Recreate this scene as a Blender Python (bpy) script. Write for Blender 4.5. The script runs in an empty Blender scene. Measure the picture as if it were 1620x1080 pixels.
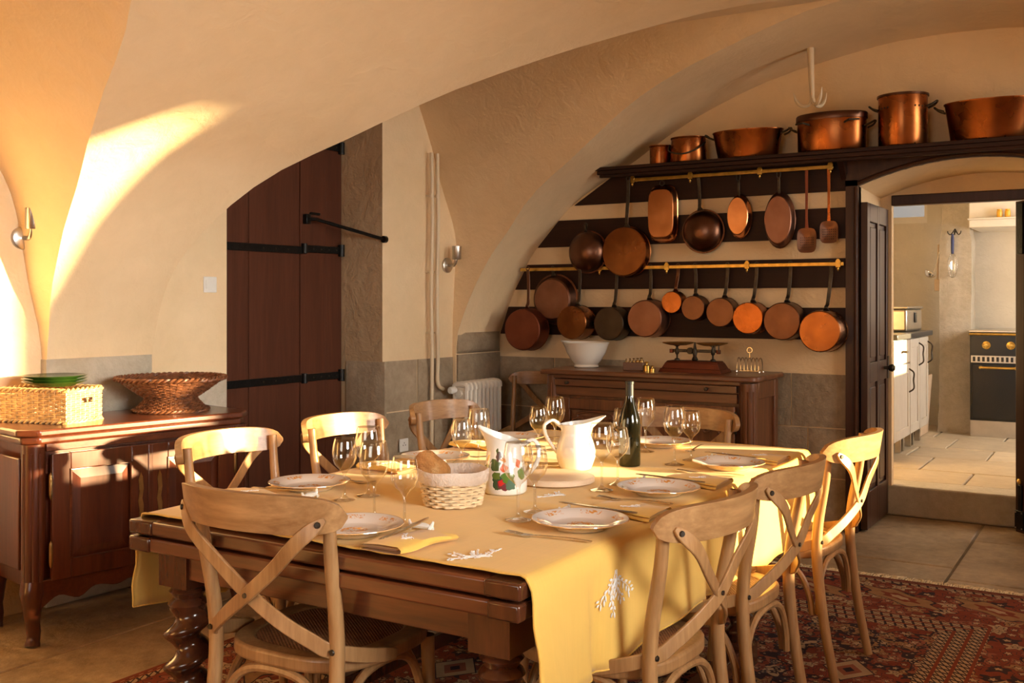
import bpy, bmesh, math, random
import numpy as np
from mathutils import Vector, Matrix, noise
random.seed(7)
PI = math.pi
scene = bpy.context.scene
col = scene.collection

# ------------------------------------------------------------------ camera
HC = 1.36
cd = bpy.data.cameras.new('camera')
cam = bpy.data.objects.new('camera', cd)
col.objects.link(cam)
cam.location = (0, 0, HC)
cam.rotation_euler = (PI/2, 0, math.atan2(990, 1616))
cd.sensor_width = 36.0
cd.lens = 36.0*1616/1620
cd.shift_y = -(540-476)/1620
cd.clip_start = 0.05
scene.camera = cam

# ------------------------------------------------------------------ light
scene.view_settings.view_transform = 'Standard'
scene.view_settings.look = 'None'
scene.view_settings.gamma = 1.0
scene.view_settings.use_curve_mapping = False
scene.view_settings.exposure = -0.06
scene.cycles.transparent_max_bounces = 24
scene.cycles.max_bounces = 10
scene.cycles.diffuse_bounces = 6
world = bpy.data.worlds.new('sky')
scene.world = world
world.use_nodes = True
wb = world.node_tree.nodes['Background']
wb.inputs['Color'].default_value = (0.95, 0.95, 0.95, 1)
wb.inputs['Strength'].default_value = .4
SUN_EL = math.radians(6.3)
SUN_H = Vector((-.932, -.363, 0)).normalized()
sd = Vector((SUN_H.x*math.cos(SUN_EL), SUN_H.y*math.cos(SUN_EL), -math.sin(SUN_EL)))
sl = bpy.data.lights.new('low_sun', 'SUN')
sl.energy = 48.0
sl.angle = math.radians(1.2)
sl.color = (1.0, .74, .385)
so = bpy.data.objects.new('low_sun', sl)
so.rotation_euler = sd.to_track_quat('-Z', 'Y').to_euler()
so.location = (8, 8, 4)
col.objects.link(so)
def area(name, loc, aim, sx, sy, power, color, spread=180):
    l = bpy.data.lights.new(name, 'AREA'); l.shape = 'RECTANGLE'
    l.size = sx; l.size_y = sy; l.energy = power; l.color = color
    l.spread = math.radians(spread)
    o = bpy.data.objects.new(name, l); o.location = loc
    o.rotation_euler = (Vector(aim)-Vector(loc)).to_track_quat('-Z', 'Y').to_euler()
    col.objects.link(o); return o
# daylight at the sunny right window, then added fill lamps for side, front and kitchen
area('daylight_right_window', (2.02, 4.90, 1.8), (-3.9, 5.3, 1.1), 1.0, 1.9, 20, (1.0, .94, .83), 85)
area('side_fill', (2.02, 1.2, 1.9), (-4.1, 2.9, 1.25), 1.4, 1.2, 31, (1.0, .99, .95), 62)  # added fill, narrowed and aimed to brighten the left pier
area('front_fill', (-1.2, -1.9, 1.7), (-2.2, 5.6, .5), 1.8, 1.4, 6, (1.0, .95, .85), 60)  # added weak fill from behind the camera for the lower back wall
area('kitchen_fill', (.70, 8.6, 1.7), (-1.6, 8.8, 1.2), 1.2, 1.1, 52, (1.0, .98, .94))  # added lamp out of view that brightens the kitchen

# ------------------------------------------------------------------ helpers
class MB:
    def __init__(s): s.v = []; s.f = []
    def add(s, vs, fs, M=None):
        o = len(s.v)
        s.v += [tuple(M @ Vector(p)) for p in vs] if M is not None else [tuple(p) for p in vs]
        s.f += [tuple(i+o for i in q) for q in fs]
        return s
    def box(s, x0, x1, y0, y1, z0, z1, M=None):
        vs = [(x, y, z) for z in (z0, z1) for y in (y0, y1) for x in (x0, x1)]
        return s.add(vs, [(0,2,3,1),(4,5,7,6),(0,1,5,4),(2,6,7,3),(0,4,6,2),(1,3,7,5)], M)
    def lathe(s, prof, n=24, c=(0,0,0), M=None, mod=None, ex=1.0, ey=1.0):
        vs = []; fs = []
        for k, (r, z) in enumerate(prof):
            for i in range(n):
                a = 2*PI*i/n
                rr, zz = (r, z) if mod is None else mod(r, z, a, k)
                vs.append((c[0]+rr*ex*math.cos(a), c[1]+rr*ey*math.sin(a), c[2]+zz))
        for k in range(len(prof)-1):
            for i in range(n):
                j = (i+1) % n
                fs.append((k*n+i, k*n+j, (k+1)*n+j, (k+1)*n+i))
        if prof[0][0] > 1e-5: fs.append(tuple(range(n-1, -1, -1)))
        if prof[-1][0] > 1e-5: fs.append(tuple((len(prof)-1)*n+i for i in range(n)))
        return s.add(vs, fs, M)
    def tube(s, pts, r, n=8, closed=False, flat=1.0, M=None, up=None):
        P = [Vector(p) for p in pts]; m = len(P)
        rr = r if isinstance(r, (list, tuple)) else [r]*m
        T = []
        for i in range(m):
            a = P[i-1] if (i > 0 or closed) else P[i]
            b = P[(i+1) % m] if (i < m-1 or closed) else P[i]
            t = (b-a)
            T.append(t.normalized() if t.length > 1e-9 else Vector((0,0,1)))
        ref = Vector(up) if up else (Vector((0,0,1)) if abs(T[0].z) < .9 else Vector((1,0,0)))
        N = (ref - T[0]*ref.dot(T[0])).normalized()
        vs = []; fs = []
        for i in range(m):
            N = N - T[i]*N.dot(T[i])
            N = N.normalized() if N.length > 1e-6 else T[i].orthogonal().normalized()
            B = T[i].cross(N)
            for k in range(n):
                a = 2*PI*k/n
                vs.append(P[i] + (N*math.cos(a)*flat + B*math.sin(a))*rr[i])
        L = m if closed else m-1
        for i in range(L):
            i2 = (i+1) % m
            for k in range(n):
                j = (k+1) % n
                fs.append((i*n+k, i*n+j, i2*n+j, i2*n+k))
        if not closed:
            fs.append(tuple(range(n-1, -1, -1))); fs.append(tuple((m-1)*n+k for k in range(n)))
        return s.add(vs, fs, M)
    def ribbon(s, pts, nrm, w, t, M=None):
        P = [Vector(p) for p in pts]; m = len(P); vs = []; fs = []
        for i in range(m):
            T = (P[min(i+1, m-1)]-P[max(i-1, 0)]).normalized()
            N = Vector(nrm[i] if isinstance(nrm, list) else nrm); N = (N-T*N.dot(T)).normalized()
            W = T.cross(N)
            ww = w[i] if isinstance(w, list) else w
            for a, b in ((-1,-1),(1,-1),(1,1),(-1,1)):
                vs.append(P[i]+W*a*ww/2+N*b*t/2)
        for i in range(m-1):
            for k in range(4):
                j = (k+1) % 4
                fs.append((i*4+k, i*4+j, i*4+4+j, i*4+4+k))
        fs.append((3,2,1,0)); fs.append(tuple((m-1)*4+k for k in range(4)))
        return s.add(vs, fs, M)
    def prism(s, poly, d0, d1, plane='xy', M=None):
        n = len(poly)
        def mk(p, d):
            if plane == 'xy': return (p[0], p[1], d)
            if plane == 'xz': return (p[0], d, p[1])
            return (d, p[0], p[1])
        vs = [mk(p, d0) for p in poly]+[mk(p, d1) for p in poly]
        fs = [tuple(range(n)), tuple(range(2*n-1, n-1, -1))]
        for i in range(n):
            j = (i+1) % n
            fs.append((i, i+n, j+n, j))
        return s.add(vs, fs, M)
    def ring(s, poly, hole, d0, d1, plane='xy', M=None):
        n = len(poly)
        def mk(p, d):
            if plane == 'xy': return (p[0], p[1], d)
            if plane == 'xz': return (p[0], d, p[1])
            return (d, p[0], p[1])
        vs = [mk(p, d) for d in (d0, d1) for q in (poly, hole) for p in q]
        fs = []
        for i in range(n):
            j = (i+1) % n
            fs += [(i, j, n+j, n+i), (2*n+i, 3*n+i, 3*n+j, 2*n+j), (i, 2*n+i, 2*n+j, j), (n+i, n+j, 3*n+j, 3*n+i)]
        return s.add(vs, fs, M)
    def grid(s, fn, nu, nv, cu=False, M=None):
        vs = [fn(i/(nu if cu else nu-1), j/(nv-1)) for j in range(nv) for i in range(nu)]
        fs = []
        for j in range(nv-1):
            for i in range(nu if cu else nu-1):
                i2 = (i+1) % nu
                fs.append((j*nu+i, j*nu+i2, (j+1)*nu+i2, (j+1)*nu+i))
        return s.add(vs, fs, M)
    def mesh(s, name, mat, ang=38, fix=True):
        me = bpy.data.meshes.new(name)
        me.from_pydata(s.v, [], s.f)
        if fix:
            bm = bmesh.new(); bm.from_mesh(me)
            bmesh.ops.recalc_face_normals(bm, faces=bm.faces); bm.to_mesh(me); bm.free()
        me.shade_smooth(); me.set_sharp_from_angle(angle=math.radians(ang))
        if mat is not None: me.materials.append(mat)
        me.update()
        return me
    def build(s, name, mat, parent=None, bevel=0, ang=38, solid=0, fix=True, seg=2):
        o = bpy.data.objects.new(name, s.mesh(name, mat, ang, fix))
        col.objects.link(o)
        if parent is not None: o.parent = parent
        if solid:
            m = o.modifiers.new('thick', 'SOLIDIFY'); m.thickness = solid; m.offset = 0
        if bevel:
            m = o.modifiers.new('edge', 'BEVEL'); m.width = bevel; m.segments = seg
            m.limit_method = 'ANGLE'; m.angle_limit = math.radians(40)
        return o
def thing(name, label, cat, loc=(0,0,0), rz=0, group=None):
    o = bpy.data.objects.new(name, None); col.objects.link(o)
    o.empty_display_size = .1
    o.location = loc; o.rotation_euler = (0, 0, rz)
    return tag(o, label, cat, group)
def tag(o, label, cat, group=None):
    o['label'] = label; o['category'] = cat
    if group: o['group'] = group
    return o
def struct(o, label=None):
    o['kind'] = 'structure'
    if label: o['label'] = label
    return o
def stuff(o, label=None):
    o['kind'] = 'stuff'
    if label: o['label'] = label
    return o
def dup(root, loc, rz, label=None, group=None):
    r = root.copy(); col.objects.link(r); r.location = loc; r.rotation_euler = (0, 0, rz)
    if label: r['label'] = label
    if group: r['group'] = group
    for ch in root.children:
        c = ch.copy(); col.objects.link(c); c.parent = r
        for g in ch.children:
            d = g.copy(); col.objects.link(d); d.parent = c
    return r
def rot(axis, a): return Matrix.Rotation(a, 4, axis)
def tr(x, y, z): return Matrix.Translation((x, y, z))
YAX = rot('X', PI/2)        # lathe axis z -> -y (z' grows towards -y)
def smooth_path(pts, n=6):
    P = [Vector(p) for p in pts]; out = []
    Q = [P[0]*2-P[1]]+P+[P[-1]*2-P[-2]]
    for i in range(1, len(Q)-2):
        a, b, c, d = Q[i-1], Q[i], Q[i+1], Q[i+2]
        for k in range(n):
            t = k/n
            out.append(.5*((2*b)+(c-a)*t+(2*a-5*b+4*c-d)*t*t+(3*b-a-3*c+d)*t**3))
    out.append(P[-1]); return out

# ------------------------------------------------------------------ materials
def new_mat(name):
    m = bpy.data.materials.new(name); m.use_nodes = True
    nt = m.node_tree; bs = nt.nodes['Principled BSDF']
    return m, nt, bs
def coords(nt, scale=(1,1,1), kind='Object', rotz=0):
    tc = nt.nodes.new('ShaderNodeTexCoord'); mp = nt.nodes.new('ShaderNodeMapping')
    mp.inputs['Scale'].default_value = scale; mp.inputs['Rotation'].default_value = (0, 0, rotz)
    nt.links.new(tc.outputs[kind], mp.inputs['Vector']); return mp.outputs['Vector']
def ntex(nt, vec, scale, detail=4, rough=.55, dist=0):
    n = nt.nodes.new('ShaderNodeTexNoise')
    n.inputs['Scale'].default_value = scale; n.inputs['Detail'].default_value = detail
    n.inputs['Roughness'].default_value = rough; n.inputs['Distortion'].default_value = dist
    nt.links.new(vec, n.inputs['Vector']); return n.outputs['Fac']
def ramp(nt, fac, stops, interp='LINEAR'):
    r = nt.nodes.new('ShaderNodeValToRGB'); cr = r.color_ramp; cr.interpolation = interp
    while len(cr.elements) > 1: cr.elements.remove(cr.elements[-1])
    cr.elements[0].position = stops[0][0]; cr.elements[0].color = (*stops[0][1], 1)
    for p, c in stops[1:]:
        e = cr.elements.new(p); e.color = (*c, 1)
    nt.links.new(fac, r.inputs['Fac']); return r.outputs['Color']
def bump(nt, bs, h, strength, dist=.01):
    b = nt.nodes.new('ShaderNodeBump'); b.inputs['Strength'].default_value = strength
    b.inputs['Distance'].default_value = dist
    nt.links.new(h, b.inputs['Height']); nt.links.new(b.outputs['Normal'], bs.inputs['Normal'])
def math_n(nt, op, a, b=None, c=None):
    n = nt.nodes.new('ShaderNodeMath'); n.operation = op
    for i, x in enumerate((a, b, c)):
        if x is None: continue
        if isinstance(x, (int, float)): n.inputs[i].default_value = x
        else: nt.links.new(x, n.inputs[i])
    return n.outputs[0]
def mixc(nt, fac, a, b, mode='MIX'):
    n = nt.nodes.new('ShaderNodeMix'); n.data_type = 'RGBA'; n.blend_type = mode
    for k, x in ((0, fac), (6, a), (7, b)):
        if isinstance(x, (int, float)): n.inputs[k].default_value = x
        elif isinstance(x, tuple): n.inputs[k].default_value = (*x, 1)
        else: nt.links.new(x, n.inputs[k])
    return n.outputs[2]
def simple(name, c, rough=.5, metal=0, var=.0, vscale=8, bmp=0, bscale=60, spec=None, kind='Object', coat=0):
    m, nt, bs = new_mat(name)
    bs.inputs['Roughness'].default_value = rough; bs.inputs['Metallic'].default_value = metal
    if spec is not None: bs.inputs['Specular IOR Level'].default_value = spec
    if coat: bs.inputs['Coat Weight'].default_value = coat; bs.inputs['Coat Roughness'].default_value = .12
    v = coords(nt, kind=kind)
    if var:
        f = ntex(nt, v, vscale)
        cc = ramp(nt, f, [(.3, tuple(x*(1-var) for x in c)), (.7, tuple(min(1, x*(1+var)) for x in c))])
        nt.links.new(cc, bs.inputs['Base Color'])
    else:
        bs.inputs['Base Color'].default_value = (*c, 1)
    if bmp: bump(nt, bs, ntex(nt, v, bscale, 3), bmp)
    return m
def wood(name, dark, light, rough=.4, stretch=(1,1,12), scale=6, coat=0, bmp=.08, kind='Object', ring=True, spec=.5):
    m, nt, bs = new_mat(name)
    st = tuple(1/s if s > 1 else 1 for s in stretch)
    v = coords(nt, st, kind)
    f = ntex(nt, v, scale*4, 6, .6, .6)
    f2 = ntex(nt, v, scale*18, 3, .6)
    f3 = ntex(nt, v, scale*.7, 2)
    t = math_n(nt, 'MULTIPLY_ADD', f2, .35, math_n(nt, 'MULTIPLY', f, .65))
    c = ramp(nt, t, [(.30, dark), (.52, tuple((a+b)/2 for a, b in zip(dark, light))), (.70, light)])
    c = mixc(nt, math_n(nt, 'MULTIPLY', f3, .35), c, tuple(x*.55 for x in dark), 'MIX') if ring else c
    nt.links.new(c, bs.inputs['Base Color'])
    bs.inputs['Roughness'].default_value = rough; bs.inputs['Specular IOR Level'].default_value = spec
    if coat: bs.inputs['Coat Weight'].default_value = coat; bs.inputs['Coat Roughness'].default_value = .15
    bump(nt, bs, t, bmp, .004)
    return m
def plaster(name, c1, c2, bstr=.35):
    m, nt, bs = new_mat(name); v = coords(nt)
    f = ntex(nt, v, 1.7, 5, .6); f2 = ntex(nt, v, 9, 4, .65, .4); f3 = ntex(nt, v, 55, 3)
    c = ramp(nt, f, [(.3, c1), (.7, c2)])
    c = mixc(nt, .12, c, ramp(nt, f2, [(.3, tuple(x*.75 for x in c1)), (.75, tuple(min(1, x*1.12) for x in c2))]))
    nt.links.new(c, bs.inputs['Base Color']); bs.inputs['Roughness'].default_value = .9
    bs.inputs['Specular IOR Level'].default_value = .2
    h = math_n(nt, 'MULTIPLY_ADD', f3, .12, math_n(nt, 'MULTIPLY_ADD', f2, .8, math_n(nt, 'MULTIPLY', f, .8)))
    bump(nt, bs, h, bstr, .03); return m
def stone(name, c1, c2, rough=.85, b=.5, scale=3):
    m, nt, bs = new_mat(name); v = coords(nt)
    oi = nt.nodes.new('ShaderNodeObjectInfo')
    f = ntex(nt, v, scale, 6, .65, .3); f2 = ntex(nt, v, scale*7, 5, .7)
    c = ramp(nt, math_n(nt, 'MULTIPLY_ADD', f2, .4, math_n(nt, 'MULTIPLY', f, .6)), [(.3, c1), (.68, c2)])
    k = math_n(nt, 'MULTIPLY_ADD', oi.outputs['Random'], .3, .85)
    c = mixc(nt, 1.0, c, k, 'MULTIPLY')
    nt.links.new(c, bs.inputs['Base Color']); bs.inputs['Roughness'].default_value = rough
    bump(nt, bs, math_n(nt, 'ADD', f, f2), b, .02); return m
def copper(name, c, c2, rough=.3, b=.15, bs_=14):
    m, nt, bs = new_mat(name); v = coords(nt)
    f = ntex(nt, v, 6, 3, .5, .3); f2 = ntex(nt, v, 10, 2)
    cc = ramp(nt, f, [(.25, c2), (.72, c)])
    nt.links.new(cc, bs.inputs['Base Color']); bs.inputs['Metallic'].default_value = 1
    r = math_n(nt, 'MULTIPLY_ADD', f2, .14, rough-.06)
    nt.links.new(r, bs.inputs['Roughness'])
    bump(nt, bs, ntex(nt, v, bs_, 2), b, .01); return m
M = {}
M['plaster'] = plaster('cream_plaster', (.76, .565, .335), (.82, .625, .39))
M['plaster_kitchen'] = plaster('pale_kitchen_plaster', (.66, .58, .45), (.74, .66, .53))
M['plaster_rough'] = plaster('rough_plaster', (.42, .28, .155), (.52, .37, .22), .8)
M['stone'] = stone('grey_brown_stone', (.20, .145, .09), (.43, .335, .225))
M['stone_pale'] = stone('pale_limestone', (.33, .28, .20), (.54, .47, .37), b=.4)
M['flag'] = stone('flagstone', (.125, .078, .039), (.52, .365, .215), .45, .35, 2.2)
M['flag_pale'] = stone('pale_flagstone', (.40, .31, .20), (.62, .50, .34), .5, .35, 2)
M['joint'] = simple('floor_joint', (.17, .125, .08), .95, var=.2)
M['cabinet'] = wood('polished_cherry', (.05, .010, .004), (.165, .040, .014), .28, (1, 12, 1), 4, coat=.5)
M['cabinet_v'] = wood('polished_cherry_upright', (.05, .010, .004), (.165, .040, .014), .28, (1, 1, 12), 4, coat=.5)
M['sideboard'] = wood('sideboard_oak', (.085, .028, .011), (.28, .105, .04), .38, (12, 1, 1), 4, coat=.3)
M['sideboard_v'] = wood('sideboard_oak_upright', (.085, .028, .011), (.28, .105, .04), .38, (1, 1, 12), 4, coat=.3)
M['table'] = wood('table_dark_oak', (.048, .012, .0045), (.25, .07, .022), .3, (14, 1, 1), 4, coat=.35)
M['table_leg'] = wood('turned_dark_oak', (.045, .013, .006), (.13, .04, .016), .18, (1, 1, 6), 4, coat=.6)
M['chair'] = wood('pale_oak', (.235, .105, .034), (.56, .315, .13), .40, (1, 1, 10), 5, coat=.12)
M['chair_h'] = wood('pale_oak_crosswise', (.235, .105, .034), (.56, .315, .13), .40, (10, 1, 1), 5, coat=.12)
M['door'] = wood('brown_painted_door', (.034, .011, .005), (.078, .028, .013), .36, (1, 1, 14), 5, coat=.06, spec=.3)
M['slat'] = wood('dark_board', (.024, .008, .004), (.044, .016, .008), .5, (14, 1, 1), 5, spec=.2)
M['shutter'] = wood('oxblood_boards', (.07, .020, .009), (.125, .038, .017), .6, (1, 1, 14), 4, spec=.25)
M['iron'] = simple('black_iron', (.012, .011, .010), .4, .6, .3, 20, .2)
M['old_iron'] = simple('dark_old_iron', (.075, .06, .045), .45, .9, .3, 20, .2)
M['steel'] = simple('brushed_steel', (.55, .52, .47), .28, 1.0, .08, 10)
M['chrome'] = simple('chrome', (.75, .72, .68), .12, 1.0)
M['silver'] = simple('silver_plate', (.68, .63, .55), .2, 1.0)
M['brass'] = simple('brass', (.62, .40, .10), .28, 1.0, .25, 18)
M['brass_dark'] = simple('aged_brass', (.36, .22, .08), .38, 1.0, .35, 18)
M['pan_brass'] = simple('worn_brass', (.60, .36, .12), .5, 1.0, .25, 18)
M['cop_bright'] = copper('bright_copper', (.88, .43, .21), (.66, .28, .11), .2, .12)
M['cop'] = copper('orange_copper', (.42, .14, .042), (.22, .07, .020), .27, .05)
M['cop_brown'] = copper('brown_copper', (.18, .088, .055), (.10, .047, .03), .32, .05)
M['cop_pink'] = copper('dull_pink_copper', (.33, .165, .11), (.22, .10, .065), .42, .06)
M['cop_red'] = copper('dull_red_copper', (.25, .085, .05), (.18, .055, .032), .46, .06)
M['cop_dark'] = copper('blackened_copper', (.10, .075, .055), (.055, .04, .03), .42)
M['cop_ham'] = copper('hammered_copper', (.36, .145, .052), (.20, .075, .027), .25, .22, 7)
M['tin'] = simple('tinned_inside', (.42, .37, .31), .4, 1.0, .2, 12)
M['white'] = simple('white_glaze', (.80, .77, .70), .18, coat=.4)
M['white_paint'] = simple('white_paint', (.78, .72, .62), .4, var=.04)
M['plastic'] = simple('white_plastic', (.78, .75, .69), .35)
M['pipe'] = simple('cream_paint', (.70, .56, .37), .4)
M['black'] = simple('black_enamel', (.008, .009, .010), .22)
M['green'] = simple('green_glaze', (.018, .045, .006), .15, var=.3, vscale=10, coat=.5)
M['wicker'] = simple('honey_wicker', (.62, .38, .15), .5, var=.35, vscale=30)
M['wicker_dark'] = simple('brown_wicker', (.16, .055, .020), .45, var=.5, vscale=40)
M['straw'] = simple('pale_straw', (.72, .55, .33), .6, var=.22, vscale=40)
M['linen'] = simple('natural_linen', (.66, .54, .44), .85, bmp=.4, bscale=160)
M['thread'] = simple('white_thread', (.86, .84, .80), .8, bmp=.4, bscale=300)
M['grey_paint'] = simple('grey_beige_paint', (.52, .46, .38), .5, var=.05)
M['worktop'] = simple('dark_stone_worktop', (.05, .05, .05), .3, var=.2, vscale=30)
M['blue'] = simple('blue_handle', (.02, .03, .12), .4)
M['board_wood'] = wood('beech_board', (.66, .47, .30), (.78, .60, .42), .5, (10, 1, 1), 5)
M['yellow_jar'] = simple('yellow_jar', (.80, .42, .03), .3)
def glass_mat(name, tint, gloss=1.0):
    m = bpy.data.materials.new(name); m.use_nodes = True; nt = m.node_tree
    nt.nodes.remove(nt.nodes['Principled BSDF']); out = nt.nodes['Material Output']
    t = nt.nodes.new('ShaderNodeBsdfTransparent'); t.inputs['Color'].default_value = (*tint, 1)
    g = nt.nodes.new('ShaderNodeBsdfGlossy'); g.inputs['Roughness'].default_value = .03
    g.inputs['Color'].default_value = (1, .97, .92, 1)
    fr = nt.nodes.new('ShaderNodeLayerWeight'); fr.inputs['Blend'].default_value = .5
    mx = nt.nodes.new('ShaderNodeMixShader')
    k = math_n(nt, 'MULTIPLY_ADD', math_n(nt, 'POWER', fr.outputs['Facing'], 2.2), .75*gloss, .095)
    nt.links.new(k, mx.inputs[0]); nt.links.new(t.outputs[0], mx.inputs[1]); nt.links.new(g.outputs[0], mx.inputs[2])
    nt.links.new(mx.outputs[0], out.inputs['Surface']); return m
M['glass'] = glass_mat('clear_glass', (.93, .925, .91))
M['pane'] = glass_mat('window_glass', (.96, .97, .97))
M['bottle'] = simple('dark_green_glass', (.004, .004, .002), .06, spec=.6)
M['foil'] = simple('black_foil', (.03, .03, .028), .35, .6)
# woven cane seat
m, nt, bs = new_mat('woven_cane'); v = coords(nt)
sx = nt.nodes.new('ShaderNodeSeparateXYZ'); nt.links.new(v, sx.inputs[0])
wa = math_n(nt, 'SINE', math_n(nt, 'MULTIPLY', sx.outputs[0], 520)); wbb = math_n(nt, 'SINE', math_n(nt, 'MULTIPLY', sx.outputs[1], 640))
wv = math_n(nt, 'MULTIPLY', wa, wbb); nz = ntex(nt, v, 70, 3)
hh = math_n(nt, 'MULTIPLY_ADD', wv, .3, math_n(nt, 'MULTIPLY_ADD', nz, .7, .15))
nt.links.new(ramp(nt, hh, [(.15, (.07, .026, .010)), (.5, (.26, .10, .035)), (.85, (.46, .21, .085))]), bs.inputs['Base Color'])
bs.inputs['Roughness'].default_value = .5; bump(nt, bs, hh, .8, .004); M['cane'] = m
# yellow table linen
def cloth_mat(name, c, rough=.85):
    m, nt, bs = new_mat(name); v = coords(nt)
    f = ntex(nt, v, 3, 3); sx = nt.nodes.new('ShaderNodeSeparateXYZ'); nt.links.new(v, sx.inputs[0])
    wv = math_n(nt, 'ADD', ntex(nt, coords(nt, (240, 6, 6)), 1, 2), ntex(nt, coords(nt, (6, 240, 6)), 1, 2))
    cc = ramp(nt, math_n(nt, 'MULTIPLY_ADD', wv, .25, math_n(nt, 'MULTIPLY', f, .5)), [(.3, tuple(x*.86 for x in c)), (.7, c)])
    nt.links.new(cc, bs.inputs['Base Color']); bs.inputs['Roughness'].default_value = rough
    bs.inputs['Specular IOR Level'].default_value = .25
    bs.inputs['Sheen Weight'].default_value = .15
    bump(nt, bs, wv, .12, .002); return m
M['cloth'] = cloth_mat('yellow_linen', (.80, .50, .115))
M['napkin'] = cloth_mat('yellow_napkin', (.80, .485, .10))
# plate faience: off white with an orange painted spray
m, nt, bs = new_mat('painted_faience'); v = coords(nt)
sx = nt.nodes.new('ShaderNodeSeparateXYZ'); nt.links.new(v, sx.inputs[0])
rad = math_n(nt, 'SQRT', math_n(nt, 'ADD', math_n(nt, 'POWER', sx.outputs[0], 2), math_n(nt, 'POWER', sx.outputs[1], 2)))
ang = math_n(nt, 'ARCTAN2', sx.outputs[1], sx.outputs[0])
band = math_n(nt, 'COMPARE', rad, .103, .010)
ctr = math_n(nt, 'LESS_THAN', rad, .035)
spray = math_n(nt, 'GREATER_THAN', math_n(nt, 'COSINE', math_n(nt, 'MULTIPLY', ang, 6)), -.1)
leafn = math_n(nt, 'GREATER_THAN', ntex(nt, v, 75, 3, .6, 1.5), .515)
mask = math_n(nt, 'MULTIPLY', leafn, math_n(nt, 'MAXIMUM', ctr, math_n(nt, 'MULTIPLY', band, spray)))
rimn = math_n(nt, 'GREATER_THAN', rad, .1245)
cc = mixc(nt, mask, (.78, .70, .63), (.72, .30, .06)); cc = mixc(nt, rimn, cc, (.66, .36, .14))
nt.links.new(cc, bs.inputs['Base Color']); bs.inputs['Roughness'].default_value = .12
bs.inputs['Coat Weight'].default_value = .5; bs.inputs['Coat Roughness'].default_value = .05; M['plate'] = m
# bread
m, nt, bs = new_mat('bread_crust'); v = coords(nt)
f = ntex(nt, v, 18, 5, .6, .5)
nt.links.new(ramp(nt, f, [(.3, (.36, .13, .03)), (.52, (.60, .27, .075)), (.75, (.80, .52, .24))]), bs.inputs['Base Color'])
bs.inputs['Roughness'].default_value = .65; bump(nt, bs, ntex(nt, v, 45, 6, .7), 1.0, .02); M['bread'] = m

# ------------------------------------------------------------------ vault, walls and floor
PROF = [(-3.906, .60), (-3.906, 1.05), (-3.885, 1.17), (-3.80, 1.39), (-3.70, 1.57), (-3.59, 1.735), (-3.34, 1.985), (-2.934, 2.24),
        (-2.377, 2.556), (-1.808, 2.752), (-1.254, 2.853), (-.9, 2.87)]
pp = smooth_path([(x, 0, z) for x, z in PROF], 8)
PX = np.array([p.x for p in pp]); PZ = np.maximum.accumulate(np.array([p.z for p in pp]))
def xw(Y): return -4.15+.065*(Y-2.4)
def skew(Y): return (-.9-xw(Y))/3.006
def vx(z, Y, side=-1):
    x = float(np.interp(z, PZ, PX))
    return -.9+(x+.9)*skew(Y) if side < 0 else -.9-(x+.9)
def table(zs, ys):
    q = smooth_path([(z, y, 0) for z, y in zip(zs, ys)], 8)
    a = np.array([p.x for p in q]); b = np.array([p.y for p in q])
    return lambda z: float(np.interp(z, a, b))
zb = [.6, 1.1, 1.5, 1.74, 1.9, 2.1, 2.28, 2.42, 2.64, 2.79, 2.862]
B1lo = table(zb, [3.32, 3.32, 3.30, 3.39, 3.50, 3.71, 3.91, 4.10, 4.50, 4.80, 5.17])
B1hi = table(zb, [5.70, 5.70, 5.72, 5.74, 5.70, 5.60, 5.52, 5.46, 5.34, 5.25, 5.17])
za = [.6, 1.12, 1.43, 1.79, 2.0, 2.16, 2.28, 2.37, 2.6, 2.78, 2.862]
B0hi = table(za, [2.78, 2.78, 2.72, 2.65, 2.55, 2.43, 2.34, 2.25, 1.98, 1.62, 1.15])
B0lo = lambda z: 2.3-B0hi(z)
Rhalf = table(za, [1.15, 1.15, 1.13, 1.08, 1.0, .92, .85, .78, .56, .32, .0])
levels = [.62, .9, 1.05, 1.15, 1.25, 1.35, 1.45, 1.55, 1.65, 1.74, 1.82, 1.9, 1.98, 2.06, 2.14, 2.22, 2.3, 2.38, 2.46, 2.54,
          2.6, 2.66, 2.71, 2.76, 2.80, 2.83, 2.85, 2.862, 2.87]
YF, YB = -2.0, 6.2
def wob(x, y, z, k=.016):
    return noise.noise(Vector((x*1.6+3, y*1.6, z*2.2)))*k
vault = MB()
def strip(lo, hi, side, n):
    def fn(u, w):
        z = levels[int(round(w*(len(levels)-1)))]
        y = lo(z)+(hi(z)-lo(z))*u
        x = vx(z, y, side)
        return (x, y, z+wob(x, y, z, .022 if 1.4 < z < 2.84 else 0))
    vault.grid(fn, n, len(levels))
def web(edge, side, n=5):
    lv = [z for z in levels if z <= 2.8625]
    def fn(u, w):
        z = lv[int(round(w*(len(lv)-1)))]; y = edge(z)
        xg = vx(z, y, side); xo = xw(y)-.12 if side < 0 else 2.2
        x = xo+(xg-xo)*u
        return (x, y, z+wob(x, y, z, .022 if 1.4 < z < 2.84 else 0))
    vault.grid(fn, n, len(lv))
strip(lambda z: YF, B0lo, -1, 8); strip(B0hi, B1lo, -1, 14); strip(B1hi, lambda z: YB+.02, -1, 10)
for e in (B0lo, B0hi, B1lo, B1hi): web(e, -1)
R1lo = lambda z: 1.2-Rhalf(z); R1hi = lambda z: 1.2+Rhalf(z)
R2lo = lambda z: 4.9-Rhalf(z); R2hi = lambda z: 4.9+Rhalf(z)
strip(lambda z: YF, R1lo, 1, 8); strip(R1hi, R2lo, 1, 8); strip(R2hi, lambda z: YB+.02, 1, 6)
for e in (R1lo, R1hi, R2lo, R2hi): web(e, 1)
ceiling = vault.build('ceiling', M['plaster'], ang=50, fix=False)
struct(ceiling, 'cream plastered groin vault springing from the stone piers')

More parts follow.
